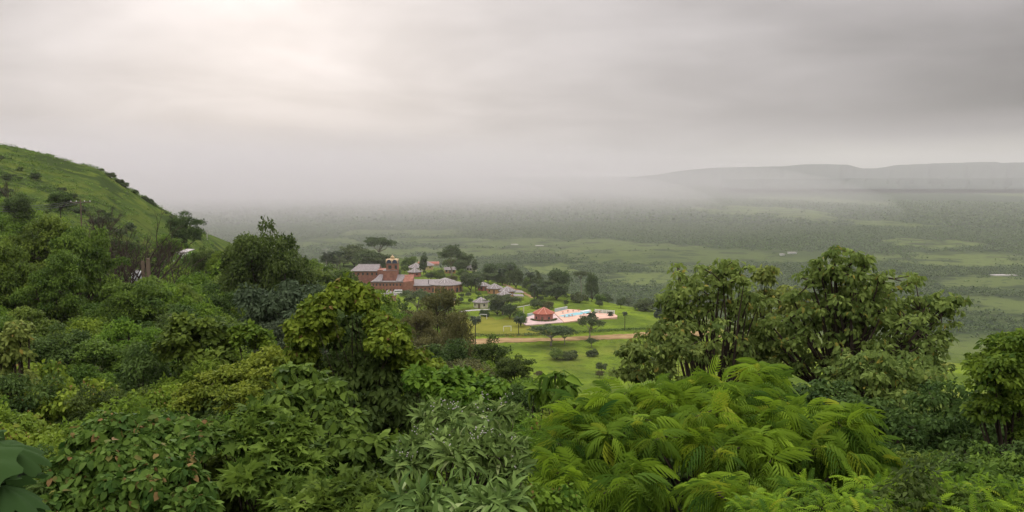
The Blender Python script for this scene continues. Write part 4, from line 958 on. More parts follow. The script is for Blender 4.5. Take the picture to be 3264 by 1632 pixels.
# ------------------------------------------------------------------ single village trees: (kind, px, top, width px, crown height px, Y, label)
def tree_at(kind, px, pyt, w, hc, Y, label, cat='tree', name=None, group=None, tr=None, rz=None):
    if kind.startswith('far'):
        q = hit(px, pyt + hc * {'far_umbrella': 1.55, 'far_round': 1.12, 'far_bright': 1.08, 'far_brown': 1.05}.get(kind, 1.0), 200)
        if q.y < 640: Y = q.y
    p = at(px, pyt, Y); k = Y / FS
    if kind in ('far_round', 'far_bright', 'far_bush', 'far_brown', 'far_tall'): hc = max(hc, 0.92 * (p.z - gz(p.x, p.y)) / k)
    if kind.startswith('mid'): hc = min(max(hc, .72 * (p.z - gz(p.x, p.y)) / k), 1.2 * hc)
    nm = name or {'far_umbrella': 'umbrella_tree', 'far_bush': 'bush', 'far_tall': 'upright_tree'}.get(kind, 'broadleaf_tree')
    return plant(kind, p.x, p.y, p.z, w * k, hc * k, nm, label, cat, group, tr=tr, rz=rz)
VT = [
 ('far_umbrella', 1207, 752, 88, 52, 520, 'umbrella shaped tree standing tall and alone above the church wing'),
 ('far_round', 1128, 781, 96, 62, 505, 'broad round dark tree on the ridge behind the grey roofed wing'),
 ('far_round', 1170, 800, 90, 56, 495, 'dark round tree between the broad ridge tree and the tower'),
 ('far_round', 1212, 812, 70, 50, 490, 'dark tree directly left of the golden dome'),
 ('far_umbrella', 1438, 785, 104, 62, 555, 'very wide umbrella tree with pale forked trunk on the village ridge'),
 ('far_round', 1482, 806, 48, 50, 540, 'rounded tree touching the right side of the wide umbrella tree'),
 ('far_tall', 1350, 803, 30, 36, 540, 'narrow dark tree in front of the red roofed hall'),
 ('far_round', 1262, 854, 34, 40, 445, 'dark tree standing in front of the brick tower'),
 ('far_umbrella', 1330, 920, 124, 62, 330, 'wide flat crowned tree with slim pale trunk in front of the brick hall'),
 ('far_round', 1403, 935, 92, 70, 300, 'olive tree right of the flat crowned one in front of the brick hall'),
 ('far_umbrella', 1603, 936, 104, 44, 388, 'dark spreading tree with many trunks beside the far goal'),
 ('far_round', 1585, 955, 60, 46, 385, 'lower left half of the dark thicket under the spreading tree by the goal'),
 ('far_round', 1625, 968, 46, 44, 380, 'small dark tree at the right edge of the thicket by the goal'),
 ('far_bush', 1545, 990, 34, 20, 378, 'dark bush at the foot of the thicket, left end'),
 ('far_umbrella', 1880, 1006, 84, 50, 305, 'umbrella tree with forked trunk right, beside the dirt track'),
 ('far_umbrella', 1757, 1034, 130, 44, 282, 'widest umbrella tree with leaning forked trunks, over the dirt track'),
 ('far_umbrella', 1800, 1044, 60, 36, 278, 'thinner crowned tree joined to the right of the widest umbrella tree'),
 ('far_umbrella', 1885, 1078, 50, 20, 270, 'small sparse umbrella sapling below the right umbrella tree'),
 ('far_tall', 1805, 953, 13, 22, 392, 'small upright tree on the lawn behind the pool'),
 ('far_brown', 1747, 960, 30, 26, 380, 'reddish brown shrub directly behind the red pavilion roof'),
 ('far_bush', 1715, 955, 46, 28, 392, 'green bush left of the reddish shrub behind the pavilion'),
 ('far_bright', 1660, 995, 44, 44, 352, 'bright leafy bush left of the pavilion, around the tall pole'),
 ('far_bright', 1775, 1114, 60, 30, 258, 'large dull bush at the foot of the widest umbrella tree'),
 ('far_bush', 1888, 1116, 34, 22, 255, 'small dark bush below the sparse sapling'),
 ('far_bush', 1820, 1120, 50, 26, 252, 'low bush right of the large dull bush in the field'),
 ('far_tall', 1513, 825, 22, 42, 530, 'narrow upright tree at the right end of the ridge umbrella'),
 ('far_round', 1562, 838, 62, 46, 505, 'rounded tree on the ridge right of the pale cottage roof'),
 ('far_round', 1620, 838, 56, 58, 500, 'large dark tree cluster highest in the middle of the village ridge'),
 ('far_round', 1645, 858, 54, 56, 485, 'dark tree right of the highest cluster on the village ridge'),
 ('far_tall', 1714, 858, 20, 40, 480, 'column shaped dark tree on the ridge above the tall palm'),
 ('far_round', 1783, 858, 60, 52, 470, 'rounded dark tree with pale trunks on the ridge above the pool'),
 ('far_round', 1775, 905, 80, 46, 425, 'broad grey green tree on the slope above the pool'),
 ('far_umbrella', 1852, 862, 56, 26, 470, 'flat topped tree on the skyline right above the pool'),
 ('far_round', 1888, 872, 46, 36, 455, 'small round tree on the skyline right of the flat topped one'),
 ('far_bright', 1398, 866, 38, 30, 520, 'bright yellow green tree behind the long brick hall'),
 ('far_round', 1500, 870, 62, 54, 480, 'tree mass between the pale cottage and the ribbed round roof'),
 ('far_brown', 1440, 878, 30, 18, 500, 'reddish shrub behind the ribbed round roof'),
 ('far_brown', 1591, 885, 24, 16, 450, 'pinkish flowering shrub on the slope above the orange round houses'),
 ('far_bush', 1845, 935, 60, 30, 400, 'bright grey green bush on the hillside right above the pool deck'),
 ('far_bush', 2060, 958, 80, 32, 380, 'spreading bush on the lawn far right, beside the left olive tree'),
]
for a in VT: tree_at(*a[:6], a[6], cat='bush' if 'bush' in a[0] else 'tree')
# belts of further trees that only differ by place
HOUSE = [(1238, 958, 34), (1359, 858, 34), (1322, 880, 30), (1433, 973, 26), (1541, 926, 28), (1576, 934, 34), (1617, 950, 40), (1533, 980, 34), (1733, 1021, 44), (1366, 846, 40), (1380, 935, 100), (1235, 934, 66), (1150, 905, 60), (1435, 870, 20), (1503, 864, 14), (1557, 866, 8), (1650, 955, 22)]
def belt(n, x0, x1, b0, b1, w0, w1, kinds, label, group, seed, slope=0.0, hr=.62, cat='tree', clear=True, y0=200):
    rr = random.Random(seed); k = 0; tries = 0
    while k < n and tries < 400:
        tries += 1; px = rr.uniform(x0, x1); pb = rr.uniform(b0, b1) + slope * (px - x0); w = rr.uniform(w0, w1)
        hh = w * rr.uniform(.7, .95)
        if clear and any(abs(px - hx) < hw + w * .38 and pb > hy - 8 and pb - hh * 1.15 < hy for hx, hy, hw in HOUSE): continue
        p = hit(px, pb, y0)
        if p.y > 900: continue
        kd = rr.choice(kinds); kk = p.y / FS
        plant(kd, p.x, p.y, p.z + hh * 1.1 * kk, w * kk, hh * .85 * kk, {'far_umbrella': 'umbrella_tree', 'far_bush': 'bush'}.get(kd, 'broadleaf_tree'), label, cat, group); k += 1
FR, FB = ['far_round', 'far_round', 'far_umbrella', 'far_tall'], ['far_bush', 'far_bush', 'far_bright']
belt(12, 1040, 1225, 838, 856, 34, 56, FR, 'dark tree in the belt behind the grey roofed church wing', 'trees behind the church wing', 1)
belt(18, 1285, 1520, 858, 898, 26, 44, ['far_round', 'far_round', 'far_bright'], 'leafy tree among the round houses between the tower and the ribbed roof', 'trees among the upper round houses', 2)
belt(20, 1500, 1700, 872, 910, 28, 50, FR, 'dark tree of the ridge belt above the orange round houses', 'trees on the ridge above the orange houses', 3)
belt(8, 1480, 1530, 885, 925, 26, 40, ['far_round'], 'dark tree between the ribbed round roof and the small red round house', 'trees right of the ribbed roof', 4)
belt(24, 1680, 1900, 892, 940, 26, 52, FR + ['far_bright'], 'green tree on the slope between the ridge and the pool deck', 'trees on the slope above the pool', 5)
belt(26, 1880, 2130, 905, 948, 30, 60, ['far_round', 'far_round', 'far_umbrella'], 'dark tree of the wood behind the lawn right of the pool', 'trees of the wood behind the lawn', 6, slope=.06)
belt(12, 1900, 2130, 955, 985, 18, 36, FB, 'low bush on the lawn edge in front of the dark wood', 'bushes along the lawn edge', 7, cat='bush', hr=.5)
belt(14, 2120, 2700, 935, 1010, 34, 60, ['far_round', 'far_bush'], 'bush seen through the crowns of the two olive trees', 'trees behind the olive trees', 8, cat='tree')
belt(12, 1690, 1900, 935, 965, 14, 28, FB, 'small bush dotted on the lawn above the pool deck', 'bushes on the lawn above the pool', 9, cat='bush')
belt(9, 1440, 1640, 940, 985, 14, 24, FB, 'small garden bush between the lower round houses', 'garden bushes between round houses', 10, cat='bush')
belt(7, 1700, 2180, 1150, 1215, 16, 34, ['far_bush', 'far_brown', 'far_bush'], 'scrubby bush on the rough slope below the bright field', 'bushes on the rough slope', 11, cat='bush', y0=120)
belt(30, 300, 560, 560, 720, 8, 20, ['far_bush'], 'small bush on the upper edge of the grassy hill', 'bushes on the grassy hill', 12, slope=.62, cat='bush', y0=150, clear=False) if False else None
rr = random.Random(77)
for i in range(34):       # scrub on the hill face
    px = rr.uniform(-20, 420); py = rr.uniform(500 + .55 * max(0, px), 640 + .3 * px); p = hit(px, py, 120); w = rr.uniform(1.6, 4.0)
    plant('far_bush', p.x, p.y, p.z + w * .45, w, w * .42, 'bush', 'dark low bush growing on the face of the grassy hill', 'bush', 'bushes on the hill face')
for i in range(30):       # along the crest
    px = 100 + i * 15 + rr.uniform(-18, 18); pys = np.interp(px, [0, 60, 150, 250, 310, 400, 470, 560], [457, 459, 470, 500, 535, 596, 640, 700]) + 3
    p = hit(px, pys, 150); w = rr.uniform(1.4, 3.2)
    plant('far_bush', p.x, p.y, p.z + w * .45, w, w * .45, 'bush', 'small dark bush on the crest line of the grassy hill', 'bush', 'bushes on the hill crest')
def hill_scrub():
    rng = np.random.default_rng(19); n = 5200; A = rng.uniform(math.atan2(-760, 852), math.atan2(-300, 852), n); D = rng.uniform(150, 420, n); X = D * np.sin(A); Y = D * np.cos(A)
    ok = rng.random(n) < np.clip((fbm(X / 26, Y / 26, 31) - .40) * 6, .12, 1); X, Y = X[ok], Y[ok]; Z = np.array([gz(a, b) for a, b in zip(X, Y)]); r = rng.uniform(.3, 1.3, len(X))
    V, F, t = clump_leaves(rng, np.stack([X, Y, Z + r * .25], 1), r, 22, Q, .42, flat=.6, low=-.1)
    tag(link('hill_scrub', mesh_np('hill_scrub', V, F, t, [L['green']])), label='rough tall grass and scrub covering the hill on the left', kind='stuff')
hill_scrub()
p = hit(112, 464, 150); plant('far_umbrella', p.x, p.y, p.z + 2.4, 2.6, 1.5, 'broadleaf_tree', 'small pale airy tree on top of the grassy hill', 'tree')
p = hit(200, 487, 150); plant('far_umbrella', p.x, p.y, p.z + 2.0, 5.0, 1.7, 'broadleaf_tree', 'wider dark flat tree on the hill crest right of the pale airy one', 'tree')

# ------------------------------------------------------------------ leafless trees
def bare_tree(px, pyb, pyt, Y, seed, label, spread=.55, bark=BARK, name='bare_tree'):
    b = at(px, pyb, Y); b.z = min(b.z, gz(b.x, b.y) + 3); g = gz(b.x, b.y); b.z = g; H = at(px, pyt, Y).z - g
    rng = random.Random(seed); root = empty(name, b, label, 'tree', 'leafless trees on the left slope'); m = MB(); tr = MB()
    def grow(p, d, l, r, lev, mb):
        q = p + d * l; mid = p.lerp(q, .5) + Vector((rng.uniform(-1, 1), rng.uniform(-1, 1), 0)) * l * .06
        mb.tube([p, mid, q], [r, r * .8, r * .6], 5 if lev < 2 else 3, False)
        if lev >= 5: return
        for _ in range(3 if lev else 4):
            nd = (d + Vector((rng.uniform(-1, 1), rng.uniform(-1, 1), rng.uniform(-.1, .6))) * spread * 1.3).normalized()
            grow(q if rng.random() < .7 else mid, nd, l * rng.uniform(.48, .72), r * .58, lev + 1, m)
    grow(Vector((0, 0, -.2)), Vector((rng.uniform(-.1, .1), 0, 1)).normalized(), H * .45, max(.08, H * .015), 0, tr)
    tr.build('trunk', bark, root); m.build('branches', bark, root)
bare_tree(372, 860, 740, 88, 1, 'leftmost of the leafless brown trees below the hill')
bare_tree(392, 885, 750, 86, 2, 'leafless tree with the straightest dark trunk below the hill')
bare_tree(424, 890, 735, 84, 3, 'leafless tree with crooked trunk next to the pale tank')
bare_tree(345, 800, 700, 130, 4, 'small leafless tree highest up the slope')
bare_tree(452, 850, 745, 110, 5, 'leafless tree behind the wooden posts')
bare_tree(318, 715, 650, 190, 6, 'small forked dead tree on the grassy hill')
bare_tree(547, 905, 840, 95, 7, 'small forked dead tree in front of the half hidden house')
bare_tree(30, 600, 540, 180, 8, 'dead tree on the hill at the far left edge')

# ------------------------------------------------------------------ plants built lobe by lobe
def lobe_plant(name, label, cat, pxb, Y, lobes, tmpl, leaf, m_per, n_per, mat, cr=(.22, .36), lk=None, bark=BARK, r0=.05, nl=4, frac=.5, inner=.45, zlow=-.75, seed=0, leafname='crown', dy=1.0, group=None, dens=1.0, flower=None, stems=1, fork=.5):
    rng = np.random.default_rng(seed); k = Y / FS; bx = at(pxb, 800, Y).x; g = gz(bx, Y); o = np.array((bx, Y, g))
    Cs = []; Rs = []; LC = []
    for lb in lobes:
        px, py, rx, ry = lb[:4]; dY = lb[4] if len(lb) > 4 else 0.0; mult = lb[5] if len(lb) > 5 else 1.0
        c = np.array(at(px, py, Y + dY)); kx = (Y + dY) / FS; RX, RZ = rx * kx, ry * kx; s = (RX * RZ) ** .5
        m = max(3, int(m_per * mult)); d = rdir(rng, m * 4); d = d[d[:, 2] > zlow][:m]; m = len(d)
        rho = rng.uniform(inner ** 2, 1, m) ** .5; r = rng.uniform(*cr, m) * s
        C = c + d * rho[:, None] * np.array((max(RX - r.mean() * .7, .05), max(RX - r.mean() * .7, .05) * dy, max(RZ - r.mean() * .6, .05))); Cs.append(C); Rs.append(r); LC.append(c)
    C = np.vstack(Cs) - o; r = np.concatenate(Rs)
    V, F, t = clump_leaves(rng, C, r, n_per, tmpl, leaf, **(lk or {}))
    root = empty(name, o, label, cat, group)
    link(leafname, mesh_np(leafname, V, F, t, [mat]), root)
    br = MB(); tk = MB(); ends = []
    for si in range(stems):
        fk = Vector(np.mean([c for c in LC], axis=0) - o); zl = min(c[2] for c in LC) - o[2]
        fkp = Vector((fk.x * .3 + rng.normal() * .1 * (stems > 1), fk.y * .3 + rng.normal() * .1 * (stems > 1), max(.3, zl * fork)))
        b0 = Vector((rng.normal() * .12 * (stems > 1), rng.normal() * .12 * (stems > 1), -.2))
        tk.tube([b0, b0.lerp(fkp, .5) + Vector((rng.normal() * .04, rng.normal() * .04, 0)), fkp], [r0 * 1.3, r0 * 1.05, r0 * .85], 8); ends.append(fkp)
    lims = []
    for li, c in enumerate(LC):
        f0 = ends[li % len(ends)]; Cl = Cs[li] - o; sel = rng.choice(len(Cl), min(nl, len(Cl)), replace=False)
        for i in sel:
            e = Vector(Cl[i]); mid = f0.lerp(e, .45) + Vector((rng.normal() * .1, rng.normal() * .1, -.08 * (e - f0).length)); q = mid.lerp(e, .55) + Vector((rng.normal() * .05, rng.normal() * .05, .02))
            br.tube([f0, mid, q, e], [r0 * .62, r0 * .42, r0 * .26, r0 * .12], 6, False); lims.append((mid, q, e))
        for i in rng.choice(len(Cl), int(len(Cl) * frac), replace=False):
            e = Vector(Cl[i]); b_ = min((q for l in lims for q in l), key=lambda q: (q - e).length)
            br.tube([b_, b_.lerp(e, .5) + Vector((rng.normal(), rng.normal(), rng.normal())) * .03, e], [r0 * .2, r0 * .14, r0 * .07], 4, False)
    tk.build('trunk', bark, root, True); br.build('branches', bark, root)
    if flower:
        FV = []; fm = MB()
        for i in rng.choice(len(C), int(len(C) * .2), replace=False):
            for _ in range(4):
                p = C[i] + rdir(rng, 1)[0] * r[i] * .25 + np.array((0, 0, r[i] * .9)); s = leaf * .045
                fm.lathe([(s * .3, -s), (s, 0), (s * .4, s * .8)], 5, c=p)
        fm.build('flowers', flower, root)
    return root
OVD = T_ovate(.62, .1, .2)
OVW = T_ovate(.8, .1, .15)
# the two olive green trees on the right
lobe_plant('olive_tree', 'left of the two tall olive green trees with many thin stems and yellowish top', 'tree', 2290, 22,
  [(2235, 905, 130, 85), (2330, 870, 90, 60), (2180, 960, 110, 90), (2370, 985, 110, 110, .6), (2260, 1040, 170, 90), (2150, 1000, 70, 70), (2330, 1110, 110, 80, .5), (2225, 1110, 90, 60, -.3, .6), (2400, 1080, 90, 80, .8), (2420, 1160, 80, 60, .6), (2300, 1170, 120, 50, .5)],
  OVD, .15, 26, 26, L['olive'], cr=(.13, .26), lk=dict(droop=.9, up=.6, out=.7, jit=.6, flat=.8), r0=.085, nl=6, frac=.9, inner=.3, seed=201, stems=4, fork=.75)
lobe_plant('olive_shrub', 'low spreading olive bush with open twigs at the left foot of the olive tree', 'shrub', 2130, 19,
  [(2080, 1110, 120, 60), (2150, 1060, 90, 50, .4), (2010, 1130, 70, 40), (2180, 1130, 90, 50, .3), (2100, 1180, 110, 50, .2), (2000, 1190, 70, 40)], OVD, .13, 18, 28, L['olive'], lk=dict(droop=.9, jit=.6), r0=.022, nl=2, frac=.7, inner=.3, seed=202, stems=3)
lobe_plant('olive_tree', 'right, taller and broader olive green tree with one dark trunk', 'tree', 2700, 22,
  [(2680, 850, 105, 75), (2755, 900, 100, 80), (2620, 900, 100, 80, .4), (2700, 960, 170, 90), (2860, 950, 130, 90, .4), (2950, 1010, 110, 90, .3), (2560, 1000, 130, 90, .5), (2850, 1060, 190, 90, -.3), (2600, 1090, 150, 80, .2), (2730, 1120, 150, 90, -.5), (2480, 1060, 110, 80, .8), (2930, 1130, 140, 80, -.2), (3030, 960, 60, 40, .2, .5), (2560, 1160, 120, 70, .5), (2880, 1180, 150, 90, .2), (2660, 1000, 130, 90, .3), (2780, 990, 120, 80, .2)],
  OVD, .16, 26, 26, L['olive'], cr=(.13, .26), lk=dict(droop=.9, up=.6, out=.7, jit=.6, flat=.8), r0=.12, nl=5, frac=.8, inner=.3, seed=203, fork=.85)
lobe_plant('olive_shrub', 'dense olive shrub hanging below the right olive tree', 'shrub', 2830, 17,
  [(2780, 1180, 130, 80), (2900, 1190, 140, 80, .4), (2960, 1270, 140, 80), (2820, 1290, 130, 80, -.4), (2680, 1210, 90, 60, .4)], OVD, .13, 24, 34, L['olive'], lk=dict(droop=.9, jit=.6), r0=.05, nl=5, frac=.8, inner=.3, seed=204, stems=3)
lobe_plant('slender_tree', 'slim loose crown between the two olive trees', 'tree', 2440, 26, [(2440, 880, 45, 40), (2430, 960, 80, 60), (2470, 1030, 100, 80), (2500, 1110, 100, 80), (2530, 950, 70, 60)], OVD, .17, 18, 30, L['olive'], lk=dict(droop=.9, jit=.6), r0=.05, seed=205, frac=.9, nl=5)
# right edge
lobe_plant('edge_tree', 'bright green tree cut by the right edge of the view', 'tree', 3260, 12,
  [(3230, 1120, 120, 70), (3190, 1200, 110, 90, -.3), (3280, 1250, 120, 110), (3180, 1310, 110, 70, -.2), (3280, 1370, 110, 60), (3140, 1160, 60, 50, .3), (3260, 1090, 90, 40, .4)], OVD, .085, 26, 60, L['bright'], lk=dict(droop=.6), r0=.05, inner=.3, seed=206)
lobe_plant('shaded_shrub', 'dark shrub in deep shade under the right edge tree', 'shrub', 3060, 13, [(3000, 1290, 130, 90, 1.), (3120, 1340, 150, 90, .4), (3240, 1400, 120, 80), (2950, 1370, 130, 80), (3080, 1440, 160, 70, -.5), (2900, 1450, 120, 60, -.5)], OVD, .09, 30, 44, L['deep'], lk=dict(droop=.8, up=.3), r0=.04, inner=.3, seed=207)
# feathery shrub
FR_ = T_frond(7, .46, .85, 1.05, .062)
FK = dict(shell=(.05, .5), up=.9, out=.5, droop=.1, flat=.7, jit=.25, low=-.15)
lobe_plant('feathery_shrub', 'big yellow green feathery shrub with drooping compound leaves, right foreground', 'shrub', 2300, 8.4,
  [(2330, 1245, 140, 50, .7), (2130, 1260, 170, 55, .8), (2440, 1210, 55, 35, .9, .6), (1930, 1310, 150, 65, .4), (2250, 1330, 220, 80, .2), (2480, 1325, 170, 75, .2), (2020, 1400, 190, 90, -.2), (2600, 1350, 150, 80, 0), (2330, 1430, 200, 90, -.5), (2560, 1450, 190, 90, -.4), (2710, 1440, 130, 80, -.2), (1830, 1400, 130, 90, 0), (1790, 1530, 130, 90, -.6), (2000, 1560, 140, 80, -.9), (2330, 1580, 150, 70, -1.2), (2780, 1510, 110, 60, -.2, .7)],
  FR_, .27, 12, 15, L['mimosa'], cr=(.22, .38), lk=FK, r0=.045, nl=4, frac=.9, inner=.35, zlow=-.4, seed=210, stems=3)
lobe_plant('feathery_shrub', 'low fern like feathery bush along the bottom right corner', 'shrub', 2900, 6.6,
  [(2620, 1590, 160, 50, .3), (2850, 1590, 180, 60), (3060, 1570, 150, 50, .3), (3220, 1590, 140, 60), (2750, 1640, 200, 50, -.4), (3080, 1650, 200, 50, -.4), (2430, 1625, 120, 40, -.3)], T_frond(9, .26, .5, .4, .05), .17, 18, 9, L['mimosa'], lk=dict(FK, flat=.5), r0=.02, seed=211, zlow=-.2, stems=3)
lobe_plant('leafy_shrub', 'dark leafy shrub filling the gap between the feathery shrub and the right olive tree', 'shrub', 2640, 14, [(2480, 1250, 110, 60, .8), (2640, 1270, 120, 60), (2760, 1310, 120, 60, -.3), (2560, 1320, 120, 60), (2850, 1350, 100, 60)], OVD, .10, 24, 44, L['deep'], lk=dict(droop=.7), r0=.03, inner=.3, seed=236)
# silver shrub
LN = T_lance(.24, .55)
SK = dict(shell=(.03, .3), up=.35, out=.9, droop=.12, flat=.8, jit=.25, low=-.3)
lobe_plant('silvery_shrub', 'silvery green shrub with long pointed leaves and small pale flowers, bottom centre', 'shrub', 1500, 6.0,
  [(1400, 1330, 130, 40, .8), (1560, 1320, 130, 40, .9), (1480, 1380, 190, 50, .4), (1350, 1430, 110, 50, .2), (1600, 1420, 120, 50, .2), (1480, 1450, 170, 50, -.1), (1300, 1480, 80, 40), (1620, 1500, 110, 50, -.1)],
  LN, .125, 24, 15, L['silver'], cr=(.5, .8), lk=SK, r0=.022, nl=4, frac=.9, inner=.2, zlow=-.1, seed=220, flower=RIDGE, stems=2)
lobe_plant('silvery_shrub', 'lower silvery shrub cut by the bottom edge, in front of the flowering one', 'shrub', 1420, 4.6,
  [(1330, 1600, 110, 40), (1480, 1590, 130, 40, .2), (1600, 1600, 110, 40), (1400, 1660, 180, 40, -.2)], LN, .13, 14, 14, L['silver'], cr=(.5, .8), lk=SK, r0=.018, nl=3, frac=.9, inner=.2, zlow=-.1, seed=221, stems=2)
# vine covered mound
VK = dict(droop=1.0, up=.35, out=1.0, jit=.45, flat=.9, low=-.7)
lobe_plant('vine_mound', 'tall tree stump smothered in bright green vines with a black hollow, centre', 'vine covered tree', 1180, 12.5,
  [(1100, 935, 60, 45, .2), (1060, 965, 70, 40), (1010, 1010, 60, 60, -.1), (1150, 970, 65, 36, .2), (1205, 1030, 60, 45, 0), (1245, 1075, 80, 70, -.1), (1310, 1150, 80, 60, 0), (1230, 1090, 80, 50, -.4, .8), (990, 1080, 50, 50, -.1), (1380, 1200, 80, 60, 0), (1105, 905, 26, 34, .2, .5), (1065, 925, 24, 26, .1, .4), (985, 965, 26, 26, 0, .4), (1170, 935, 26, 26, .2, .4), (950, 1060, 45, 60, -.1), (960, 1140, 60, 60), (1000, 1190, 70, 60, .1), (1050, 1060, 40, 40, .2), (1390, 1260, 70, 50), (1320, 1190, 80, 60, .1)],
  OVW, .085, 30, 55, L['vine'], cr=(.22, .38), lk=VK, r0=.018, nl=1, frac=.05, inner=.3, seed=230, fork=.8)
lobe_plant('shade_vine_curtain', 'leafy curtain under the bright vines of the central mound, coloured dark for its shaded hollow', 'vine', 1160, 13.2,  # dark leaf colour stands in for the shade inside the hollow
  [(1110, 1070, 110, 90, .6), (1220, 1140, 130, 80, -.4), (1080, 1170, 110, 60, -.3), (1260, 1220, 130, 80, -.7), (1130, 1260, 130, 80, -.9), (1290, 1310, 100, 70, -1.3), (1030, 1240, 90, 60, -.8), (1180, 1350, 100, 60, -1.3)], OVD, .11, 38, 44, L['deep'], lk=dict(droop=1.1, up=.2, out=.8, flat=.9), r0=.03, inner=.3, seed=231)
lobe_plant('leafy_shrub', 'mid green shrub with large hanging leaves below the vine mound, left side', 'shrub', 1000, 9.5,
  [(960, 1200, 90, 50, .5), (1040, 1260, 110, 60), (930, 1290, 90, 60, -.2), (1100, 1340, 90, 50, -.3), (1060, 1420, 100, 50, -1.), (1180, 1430, 100, 50, -1.1)], OVD, .12, 18, 30, L['green'], lk=dict(droop=.8), r0=.03, inner=.3, seed=232)
lobe_plant('leafy_shrub', 'light green shrub with hanging leaves right of the vine mound', 'shrub', 1400, 11,
  [(1370, 1210, 100, 50), (1480, 1220, 90, 50, .3), (1440, 1270, 120, 50, -.3), (1560, 1250, 90, 50)], OVW, .09, 20, 44, L['bright'], lk=dict(droop=.7), r0=.03, inner=.3, seed=233)
# young plant with big hanging leaves
lobe_plant('big_leaved_sapling', 'young sapling with large drooping light green leaves above the feathery shrub', 'sapling', 1765, 13,
  [(1765, 1205, 55, 38), (1720, 1240, 40, 40, .2), (1810, 1240, 40, 40, -.1)], T_ovate(.42, .1, .35), .26, 5, 9, L['bright'], cr=(.3, .5), lk=dict(droop=1.0, shell=(.1, .4), up=.7), r0=.03, seed=234, nl=4, frac=.9)
# left foreground
lobe_plant('heart_leaved_vine', 'pile of heart shaped vine leaves with reddish young tips, lower left', 'vine', 430, 6.2,
  [(380, 1370, 120, 50, .6), (290, 1400, 90, 50, .5), (520, 1380, 110, 50, .5), (600, 1420, 90, 50, .3), (420, 1460, 150, 70, 0), (250, 1500, 110, 60, 0), (560, 1500, 120, 70, -.2), (400, 1570, 170, 70, -.5), (200, 1600, 120, 50, -.3), (600, 1600, 120, 60, -.5), (480, 1340, 60, 26, .7, .4), (330, 1335, 50, 26, .8, .4), (640, 1370, 60, 30, .5, .4)],
  OVW, .07, 24, 50, L['heart'], cr=(.25, .4), lk=VK, r0=.02, inner=.3, seed=240, stems=3)
lobe_plant('lobed_leaf_shrub', 'dark green shrub with jagged lobed leaves left of the black hollow at the bottom', 'shrub', 850, 6.5,
  [(830, 1330, 90, 40, .5), (920, 1370, 90, 50, .3), (760, 1400, 90, 60, .2), (870, 1440, 110, 60, 0), (960, 1480, 90, 50, 0), (800, 1520, 120, 60, -.3), (930, 1580, 130, 50, -.4)], T_lobed(.95), .125, 20, 20, L['green'], cr=(.3, .5), lk=dict(droop=.25, up=.9, out=.6, shell=(.2, 1)), r0=.022, inner=.3, seed=241, stems=3)
lobe_plant('lobed_leaf_shrub', 'low lobed leaved shrub along the bottom edge between the dark shrub and the silvery one', 'shrub', 1100, 5.6,
  [(1080, 1560, 110, 50), (1200, 1590, 90, 50, .1), (1000, 1620, 100, 40, -.2), (1150, 1640, 140, 40, -.3)], T_lobed(.95), .10, 16, 20, L['green'], cr=(.3, .5), lk=dict(droop=.25, up=.9, out=.6), r0=.02, inner=.3, seed=242)
lobe_plant('yellow_leaved_shrub', 'yellow green small leaved shrub sloping down left of the vine mound', 'shrub', 780, 15,
  [(900, 1140, 110, 50, .5), (800, 1190, 120, 50, .2), (700, 1230, 120, 50), (880, 1220, 120, 60, -.4), (620, 1270, 90, 50, -.3), (780, 1280, 130, 60, -1)], OV, .075, 26, 75, L['yellow'], lk=dict(droop=.4), r0=.04, inner=.3, seed=243)
lobe_plant('round_leaved_tree', 'rounded tree with shiny leaves and dark underside in the middle left', 'tree', 620, 24,
  [(600, 1055, 95, 60), (680, 1080, 80, 60, .4), (560, 1110, 70, 60, -.2), (650, 1150, 100, 60, -.5)], OVW, .17, 22, 52, L['green'], lk=dict(droop=.6), r0=.09, inner=.3, seed=244)
lobe_plant('round_leaved_tree', 'smaller bright rounded crown just right of the shiny leaved tree', 'tree', 790, 24, [(790, 1065, 70, 40), (830, 1090, 50, 40)], OVW, .15, 20, 50, L['bright'], lk=dict(droop=.5), r0=.06, seed=245)
# very large palmate leaves at the left edge
bx = at(-70, 1450, 2.5)
lobe_plant('broad_leaved_plant', 'huge pale green lobed leaves reaching in at the left edge', 'plant', -200, 3.4, [(-110, 1540, 60, 60), (-100, 1410, 40, 50, .1)], T_bigleaf(), .33, 3, 4, L['bigleaf'], cr=(.3, .5), lk=dict(droop=.9, up=.5, out=.6, shell=(.2, .8)), r0=.012, seed=246)
# brown vine column at the left edge
lobe_plant('vine_column', 'tall brownish vine draped stump at the left edge', 'vine covered tree', 40, 20, [(50, 1060, 60, 40), (40, 1120, 70, 70), (30, 1200, 80, 70), (60, 1280, 70, 60)], OVD, .13, 22, 50, L['olive'], lk=VK, r0=.1, seed=247, inner=.3)

